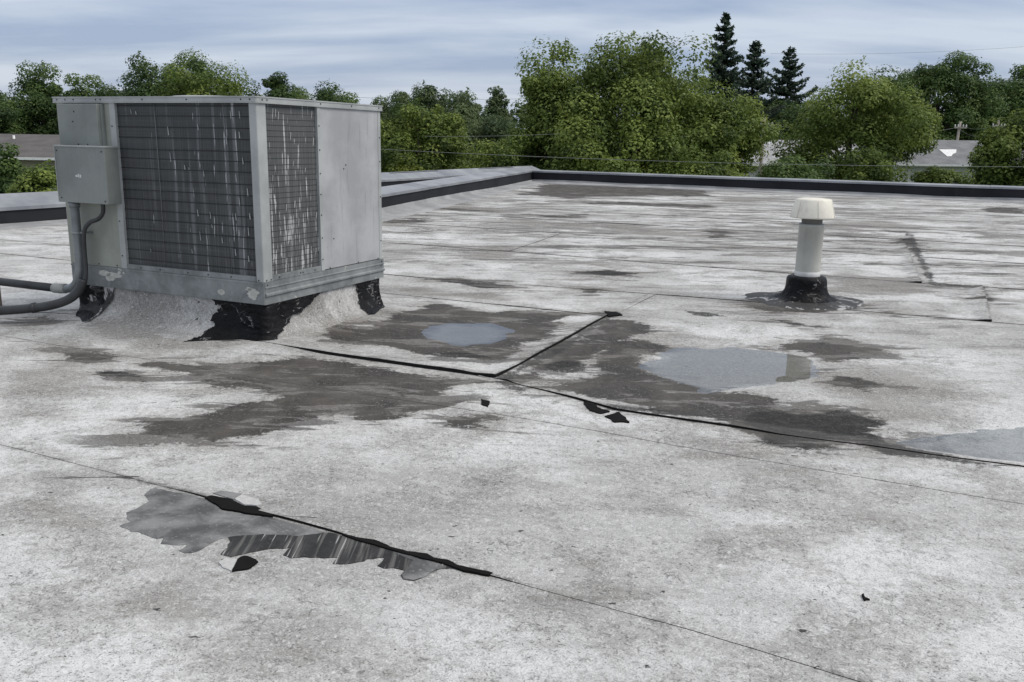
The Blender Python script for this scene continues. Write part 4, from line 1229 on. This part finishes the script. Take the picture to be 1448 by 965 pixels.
# left house behind its shrubs
pl = atd(30, 190, 52)
house('house', pl[0]-4, 54.5, radians(3), 22, 9, 4.25, pl[2]-GZ-.2, m_sh_l, m_wall_t, 'long low house with brown grey shingle roof beyond the conduits')
pr = atd(1352, 197, 62)
hs, hr = house('house', pr[0]+1.2, 64.5, radians(-2), 11, 8.0, 4.65, pr[2]-GZ-.25, m_sh_r, m_wall_w, 'white house with grey roof and pale tarpaulin patch beside a utility pole')
pp = atd(1108, 198, 66)
house('house', pp[0]+1, 68, radians(4), 9, 7, 4.4, pp[2]-GZ-.2, m_sh_p, m_wall_w, 'small house with pale grey roof half hidden between the maples')
# pale patch on the grey roof
rh = pr[2]-GZ-.25; slope = (rh-4.65)/4.0
def on_roof(x, y): return (x, y, rh + .215 + slope*y)
obj('roof_patch', [on_roof(-1.9, -1.9), on_roof(-.7, -1.85), on_roof(-.95, -2.45), on_roof(-1.3, -2.75), on_roof(-1.55, -3.15), on_roof(-1.85, -3.2)], [tuple(range(6))], m_trim, hr)

m_pole = plain('weathered_pole_timber', (.30, .27, .235), .9); m_wire2 = plain('pale_line_wire', (.20, .215, .20), .6); m_wired = plain('dark_line_wire', (.05, .055, .05), .6)
def pole(px, py_top, Y, label, arm=1.6, lean=0.0):
    t = atd(px, py_top, Y)
    e = empty('utility_pole', (t[0], Y, GZ)); tag(e, label, 'utility pole', )
    H = t[2]-GZ
    tube('shaft', [(0, 0, -.1), (lean*.5, 0, H*.5), (lean, 0, H)], [.14, .12, .10], m_pole, e, 10)
    a = box('crossarm', lean-arm/2, lean+arm/2, -.20, -.10, H-.55, H-.42, m_pole, e, .01)
    for x in (-.45, -.2, .2, .45):
        lathe('insulator', [(.035, 0), (.06, .05), (.04, .10), (.055, .14), (.01, .18)], m_trim, a, 8).location = (lean+x*arm, -.15, H-.42)
    return (t[0]+lean, Y-.15, t[2]-.3)
q1 = pole(1081, 167, 58, 'slim pale utility pole standing between the big maple and its neighbour', 1.1)
q2 = pole(1352, 172, 74, 'leaning utility pole just behind the grey house roof with the pale patch', 1.0, .35)
q3 = pole(1412, 170, 72, 'distant utility pole with crossarm partly sunk in the right hand trees', 1.0)
q0 = pole(76, 172, 72, 'utility pole rising beside the far corner of the control box', .8)
def wire(pts, sag, r, label, mat):
    p, q = Vector(pts[0]), Vector(pts[1]); out = []
    for i in range(25):
        t = i/24; v = p.lerp(q, t); v.z -= sag*4*t*(1-t); out.append(v)
    c = out[0].copy()
    V, F = tube_data([v-c for v in out], r*.62, 6)
    o = obj('overhead_wire', V, F, mat, None, True); o.location = c
    tag(o, label, 'wire'); return o
wire([atd(430, 205, 36), atd(1560, 236, 34)], .25, .014, 'thin pale wire strung low across the trees just above the parapet', m_wire2)
wire([atd(600, 193, 40), atd(800, 189, 42)], .05, .012, 'short higher wire in front of the trees left of the maple', m_wire2)
wire([q2, q3], .35, .016, 'sagging wire between the two poles by the grey roof', m_wire2)
wire([(q2[0], q2[1], q2[2]-.35), (q3[0], q3[1], q3[2]-.5)], .5, .016, 'lower sagging wire between the two poles by the grey roof', m_wire2)
wire([q1, (q2[0], q2[1], q2[2]-.1)], .8, .014, 'long wire from the slim pole to the leaning pole', m_wire2)
wire([atd(1090, 76, 160), atd(1600, 52, 160)], 1.0, .022, 'faint distant wire crossing open sky beside the three spruces', m_wired)
wire([atd(380, 131, 150), atd(900, 133, 150)], 1.0, .03, 'faint distant wire low in the sky above the rounded far trees', m_wired)
wire([q0, (q0[0]-14, q0[1]-4, q0[2]-.9)], .4, .016, 'service wire reaching the low brown roofed house', m_wire2)

# ------------------------------------------------------------------ trees
M_LEAF = {
 'maple': leaf_mat('maple_leaves', (.040, .068, .017), (.140, .196, .043), (.285, .345, .085)),
 'oak': leaf_mat('oak_leaves', (.034, .064, .023), (.086, .142, .043), (.170, .236, .070)),
 'far': leaf_mat('grey_green_leaves', (.042, .070, .034), (.105, .150, .064), (.18, .228, .104)),
 'bush': leaf_mat('yellow_green_leaves', (.04, .06, .01), (.12, .155, .022), (.23, .25, .045)),
 'spruce': leaf_mat('spruce_needles', (.024, .044, .030), (.052, .082, .056), (.085, .120, .084)),
}
m_bark = plain('bark', (.075, .062, .05), .9, 0, .3, 6)
def leaves_mesh(name, C, N, size, tint, mat, parent, elong=1.35):
    n = len(C)
    rnd = RNG.normal(size=(n, 3)); N = N/np.linalg.norm(N, axis=1)[:, None]
    T = np.cross(N, rnd); T /= np.linalg.norm(T, axis=1)[:, None] + 1e-9
    B = np.cross(N, T)
    s = size[:, None]
    V = np.stack([C - T*s*elong*.5, C + B*s*.42 + N*s*.12, C + T*s*elong*.5, C - B*s*.42 + N*s*.12], 1).reshape(-1, 3)
    F = np.arange(4*n).reshape(n, 4)
    return fast_mesh(name, V, F, {'tint': np.repeat(tint, 4)}, mat, parent)

def tree(px, top, wpx, Y, kind, label, group, name='broadleaf_tree', dens=1.0, base=None, leaf=.21, lobes=None, tuft=.5, squash=1.0, low=-2.9):
    t = atd(px, top, Y); cx = t[0]; ztop = t[2]
    R = wpx/2/FPX*Y/cos(PITCH)*.86
    zlow = low if base is None else base
    e = empty(name, (cx, Y, GZ)); tag(e, label, 'bush' if name == 'shrub' else 'tree', group)
    hz = (ztop-zlow)/2; zc = (ztop+zlow)/2
    ry = R*.85
    seed = int(abs(px*7+top))
    rg = np.random.default_rng(seed)
    # clumps through the crown volume, thicker near the outside
    rc0 = min(1.0, max(.42, .21*R+.17))
    vol = R*ry*hz
    nC = int(np.clip(17*vol/(rc0**3)/10*dens, 42, 190))
    d = rg.normal(size=(nC, 3)); d /= np.linalg.norm(d, axis=1)[:, None]
    rad = rg.uniform(.22, 1, nC)**.42
    lob = 1 + .24*np.sin(3*np.arctan2(d[:, 1], d[:, 0])+seed)*np.cos(2.3*d[:, 2]+seed*.7) + rg.normal(0, .07, nC)
    ctr = d*np.array([R, ry, hz])*(rad*lob*.90)[:, None]
    ctr[:, 2] = np.minimum(ctr[:, 2], hz*.97-rc0*.35)
    rc = rc0*rg.uniform(.6, 1.25, nC)
    ctint = rg.uniform(0, 1, nC)
    leaf = leaf*.62
    per_c = int(np.clip(34*(rc0/leaf)**2*.40, 60, 350)*dens**.3)
    ids = np.repeat(np.arange(nC), per_c)
    m = len(ids)
    q = rg.normal(size=(m, 3)); q /= np.linalg.norm(q, axis=1)[:, None]
    rr = rg.uniform(.35, 1.0, m)**.5 * (1+np.abs(rg.normal(0, .11, m)))
    C = ctr[ids] + q*np.array([1.1, 1.1, .78])*(rc[ids]*rr)[:, None]
    N = q*.9 + np.array([0, 0, .65]) + rg.normal(0, .34, (m, 3))
    # sprays of leaves breaking the outline
    nS = int(nC*.8*tuft); sd_ = rg.normal(size=(nS, 3)); sd_[:, 2] = np.abs(sd_[:, 2])*.9+.05; sd_ /= np.linalg.norm(sd_, axis=1)[:, None]
    pick = rg.integers(0, nC, nS)
    spr = []; 
    for j in range(14):
        f = .72 + .38*j/14
        spr.append(ctr[pick] + sd_*(rc[pick]*f)[:, None] + rg.normal(0, .07, (nS, 3)))
    Cs = np.vstack(spr); Ns = rg.normal(size=Cs.shape)*.6 + np.array([0, 0, .8])
    tint = np.clip(.30*rg.uniform(0, 1, m) + .55*ctint[ids] + .12, 0, 1)
    ts = np.clip(.35*rg.uniform(0, 1, len(Cs)) + .35*np.tile(ctint[pick], 14) + .32, 0, 1)
    C = np.vstack([C, Cs]); N = np.vstack([N, Ns]); tint = np.concatenate([tint, ts])
    keep = C[:, 2] + zc > GZ+.5
    C, N, tint = C[keep], N[keep], tint[keep]
    C = C + np.array([0, 0, zc-GZ])
    sz = leaf*rg.uniform(.65, 1.35, len(C))
    leaves_mesh('crown', C, N, sz, tint, M_LEAF[kind], e)
    # trunk and limbs
    V, F = [], []
    def addt(pts, rad):
        v, f = tube_data(pts, rad, 7); o = len(V); V.extend(v); F.extend([tuple(i+o for i in q) for q in f])
    Ht = zc-GZ; r0 = max(.10, .045*R+.09)
    addt([(0, 0, -.1), (.1, .05, Ht*.4), (-.05, 0, Ht*.8), (0, 0, Ht+hz*.55)], [r0, r0*.85, r0*.6, r0*.15])
    for i in range(9):
        j = rg.integers(0, nC); c = ctr[j]+np.array([0, 0, Ht]); z0 = max(.5, min(c[2]*.75, Ht*rg.uniform(.5, 1.0)))
        addt([(0, 0, z0), tuple(c*np.array([.45, .45, 0])+np.array([0, 0, z0*.45+c[2]*.55])), tuple(c)], [r0*.5, r0*.3, r0*.08])
    obj('trunk', V, F, m_bark, e, True)
    return e

def spruce(px, top, wpx, Y, label, base_py=260):
    t = atd(px, top, Y); H = t[2]-GZ
    e = empty('spruce_tree', (t[0], Y, GZ)); tag(e, label, 'tree', 'spruces behind the maples')
    pxm = Y/FPX/cos(PITCH)
    rg = np.random.default_rng(int(px))
    C = []; N = []; TT = []; SZ = []
    V, F = [], []
    def addt(pts, rad):
        v, f = tube_data(pts, rad, 6); o = len(V); V.extend(v); F.extend([tuple(i+o for i in q) for q in f])
    addt([(0, 0, -.1), (0, 0, H*.6), (0, 0, H)], [.28, .16, .02])
    z = 1.8
    Rfull = wpx*pxm*.62
    while z < H-.15:
        f = (H-z)/(H*.37)
        R = Rfull*min(1.5, (f+.05))*rg.uniform(.85, 1.12)
        nbr = 5 if R > .6 else 4
        a0 = rg.uniform(0, 6.28)
        for k in range(nbr):
            a = a0 + 2*pi*k/nbr + rg.normal(0, .25); r = R*rg.uniform(.55, 1.15); zj = rg.uniform(-.35, .35)*min(1, R)
            m = max(3, int(r/.13))
            pts = []
            for j in range(m+1):
                u = j/m; x = r*u
                dz = -.22*r*u + .42*r*u*u*u + .05*r
                pts.append(np.array([x*cos(a), x*sin(a), z+zj+dz]))
            addt([tuple(pts[0]), tuple(pts[len(pts)//2]), tuple(pts[-1])], [.035, .022, .008])
            side = np.array([-sin(a), cos(a), 0])
            for j, p in enumerate(pts[1:]):
                u = (j+1)/m; wd = .24*r*(1-u*.75)*.9 + .04
                for s in (-1, -.5, 0, .5, 1):
                    for rep in range(1 if abs(s) > .6 else 2):
                        C.append(p + side*s*wd + np.array([cos(a), sin(a), 0])*(.1*abs(s)) + np.array([0, 0, -.10*abs(s)*wd - rg.uniform(0, .13)]) + rg.normal(0, .05, 3))
                        N.append(rg.normal(0, .5, 3) + np.array([0, 0, .7])); TT.append(rg.uniform(.1, .9)*.6 + .4*u); SZ.append(rg.uniform(.13, .24))
        z += rg.uniform(.30, .46) if H-z > 1.2 else .28
    for j in range(26):
        C.append(np.array([0, 0, H-j*.035]) + rg.normal(0, .03+.003*j, 3)); N.append(rg.normal(size=3)); TT.append(.5); SZ.append(.14)
    leaves_mesh('crown', np.array(C), np.array(N), np.array(SZ), np.array(TT), M_LEAF['spruce'], e, 1.9)
    obj('trunk', V, F, m_bark, e, True)
    return e

GL = 'leafy trees beyond the left parapet'; GM = 'leafy trees beyond the far parapet'; GB = 'distant trees closing the horizon'
tree(-25, 118, 120, 62, 'oak', 'dark rounded tree standing behind the brown roofed house, past its far end', GL)
tree(52, 92, 128, 66, 'oak', 'tall lumpy dark green tree behind the middle of the brown roofed house', GL)
tree(98, 107, 92, 64, 'oak', 'narrow yellowish green tree just beside the tall lumpy tree', GL)
tree(147, 107, 112, 80, 'oak', 'low rounded dark tree seen over the electrical panel', GL, leaf=.25)
tree(247, 72, 190, 72, 'oak', 'tallest spreading dark tree seen above the rooftop unit', GL, leaf=.23, tuft=.8)
tree(300, 96, 170, 60, 'maple', 'lighter green tree in front of the tallest tree above the rooftop unit', GL)
tree(392, 103, 112, 76, 'oak', 'compact dome shaped dark tree seen over the unit corner post', GL, leaf=.24)
tree(468, 112, 122, 82, 'oak', 'twin topped dark tree seen over the pale side panel', GL, leaf=.25)
tree(556, 131, 115, 110, 'far', 'hazy rounded tree far behind the bright maple near the unit', GB, leaf=.34)
tree(607, 122, 115, 105, 'far', 'hazy loose crowned tree with feathery top far behind the bright maple', GB, leaf=.32, dens=.7, tuft=1.2)
tree(655, 133, 80, 100, 'far', 'hazy grey green tree between the feathery tree and the big maple', GB, leaf=.32)
tree(702, 120, 44, 120, 'far', 'tiny distant clump of tree tops left of the big maple', GB, leaf=.34)
tree(592, 143, 165, 50, 'maple', 'bright yellow green maple growing beside the rooftop unit edge', GM)
tree(680, 148, 165, 56, 'far', 'mid green tree between the bright maple and the big maple', GM)
tree(890, 55, 335, 47, 'maple', 'biggest yellow green maple rising above the roof corner', GM, dens=1.15, leaf=.20, tuft=.7, low=-1.0)
tree(782, 86, 150, 46, 'maple', 'leafy shoulder maple crowding the near side of the biggest maple', GM, leaf=.20, tuft=.9)
tree(1010, 122, 185, 46, 'maple', 'lower maple in front of the spruces beside the biggest maple', GM, leaf=.20, tuft=.8)
tree(880, 150, 230, 43, 'maple', 'broad low maple filling the gap under the biggest maple', GM, leaf=.20)
tree(1212, 97, 205, 52, 'maple', 'wide maple hiding the pale roofed small house', GM, leaf=.21, tuft=.9, low=-1.5)
tree(1272, 130, 104, 54, 'maple', 'yellowish tree between the wide maple and the grey roofed house', GM, leaf=.21, low=.4)
tree(1335, 66, 165, 84, 'oak', 'tall dark crowned tree behind the grey roofed house', GM, leaf=.26)
tree(1262, 100, 140, 88, 'oak', 'dark tree tucked behind the wide maple', GM, leaf=.27)
tree(1430, 88, 125, 92, 'oak', 'distant dark tree with broken top beyond the distant utility pole', GM, leaf=.28)
tree(1462, 142, 165, 44, 'maple', 'dense rounded maple in front of the grey roofed house', GM, leaf=.20)
tree(1400, 120, 120, 96, 'oak', 'dark green tree filling the view behind the distant utility pole', GM, leaf=.28)
tree(1090, 135, 140, 80, 'oak', 'shaded tree at the foot of the three spruces', GM, leaf=.26)
spruce(1027, 18, 62, 74, 'tallest dark spruce with open whorled branches')
spruce(1069, 57, 58, 78, 'dense middle spruce between the tallest spruce and the lone one')
spruce(1118, 66, 72, 84, 'lone open spruce standing apart from the other two')
# shrubs
tree(572, 224, 62, 34, 'bush', 'bright yellow green bush showing just over the parapet beside the unit', 'shrubs below the parapet', 'shrub', leaf=.16, low=-2.6)
tree(650, 232, 50, 35, 'bush', 'small yellowish bush next to the bright bush over the parapet', 'shrubs below the parapet', 'shrub', leaf=.16, low=-2.6)
tree(10, 205, 34, 36, 'oak', 'upright dark shrub in front of the brown roof, beyond the low outer parapet', 'shrubs below the parapet', 'shrub', leaf=.16, low=-2.6)
tree(50, 232, 92, 32, 'maple', 'broad leafy shrub beside the control box beyond the low outer parapet', 'shrubs below the parapet', 'shrub', leaf=.16, low=-2.6)
tree(1230, 214, 90, 40, 'maple', 'low leafy shrub in front of the wide maple', 'shrubs below the parapet', 'shrub', leaf=.17, low=-2.6)
tree(1130, 214, 130, 41, 'oak', 'dark low shrub beneath the slim pale utility pole', 'shrubs below the parapet', 'shrub', leaf=.17, low=-2.6)
tree(1000, 205, 140, 41, 'maple', 'leafy low shrub at the edge of the broad low maple', 'shrubs below the parapet', 'shrub', leaf=.17, low=-2.6)
tree(700, 205, 120, 42, 'maple', 'green shrub filling the gap behind the roof corner', 'shrubs below the parapet', 'shrub', leaf=.17, low=-2.6)
tree(1338, 229, 86, 50, 'maple', 'yellow green shrub in front of the white house wall', 'shrubs below the parapet', 'shrub', leaf=.18, low=-2.6)
# woodland belt closing the horizon, also past the frame edges
rg = np.random.default_rng(5)
k = 0
belt = empty('woodland', (0, 150, GZ))
C = []; N = []; T = []
for x in np.arange(-150, 151, 4.2):
    y = 128 + rg.uniform(-8, 12); h = rg.uniform(8.5, 11.5); r = rg.uniform(3.2, 5)
    m = 420
    q = rg.normal(size=(m, 3)); q /= np.linalg.norm(q, axis=1)[:, None]
    rr = rg.uniform(.75, 1.06, m)
    C.append(np.array([x, y-150, h*.5]) + q*np.array([r, r, h*.5])*rr[:, None]); N.append(q + np.array([0, 0, .4]) + rg.normal(0, .4, (m, 3))); T.append(np.clip(rg.uniform(0, .6, m) + .3*rg.uniform(), 0, 1))
C = np.vstack(C); N = np.vstack(N); T = np.concatenate(T)
wb = leaves_mesh('foliage', C, N, rg.uniform(.7, 1.3, len(C)), T, M_LEAF['far'], belt)
tag(belt, 'far off belt of grey green woodland along the horizon', 'woodland', kind='stuff')
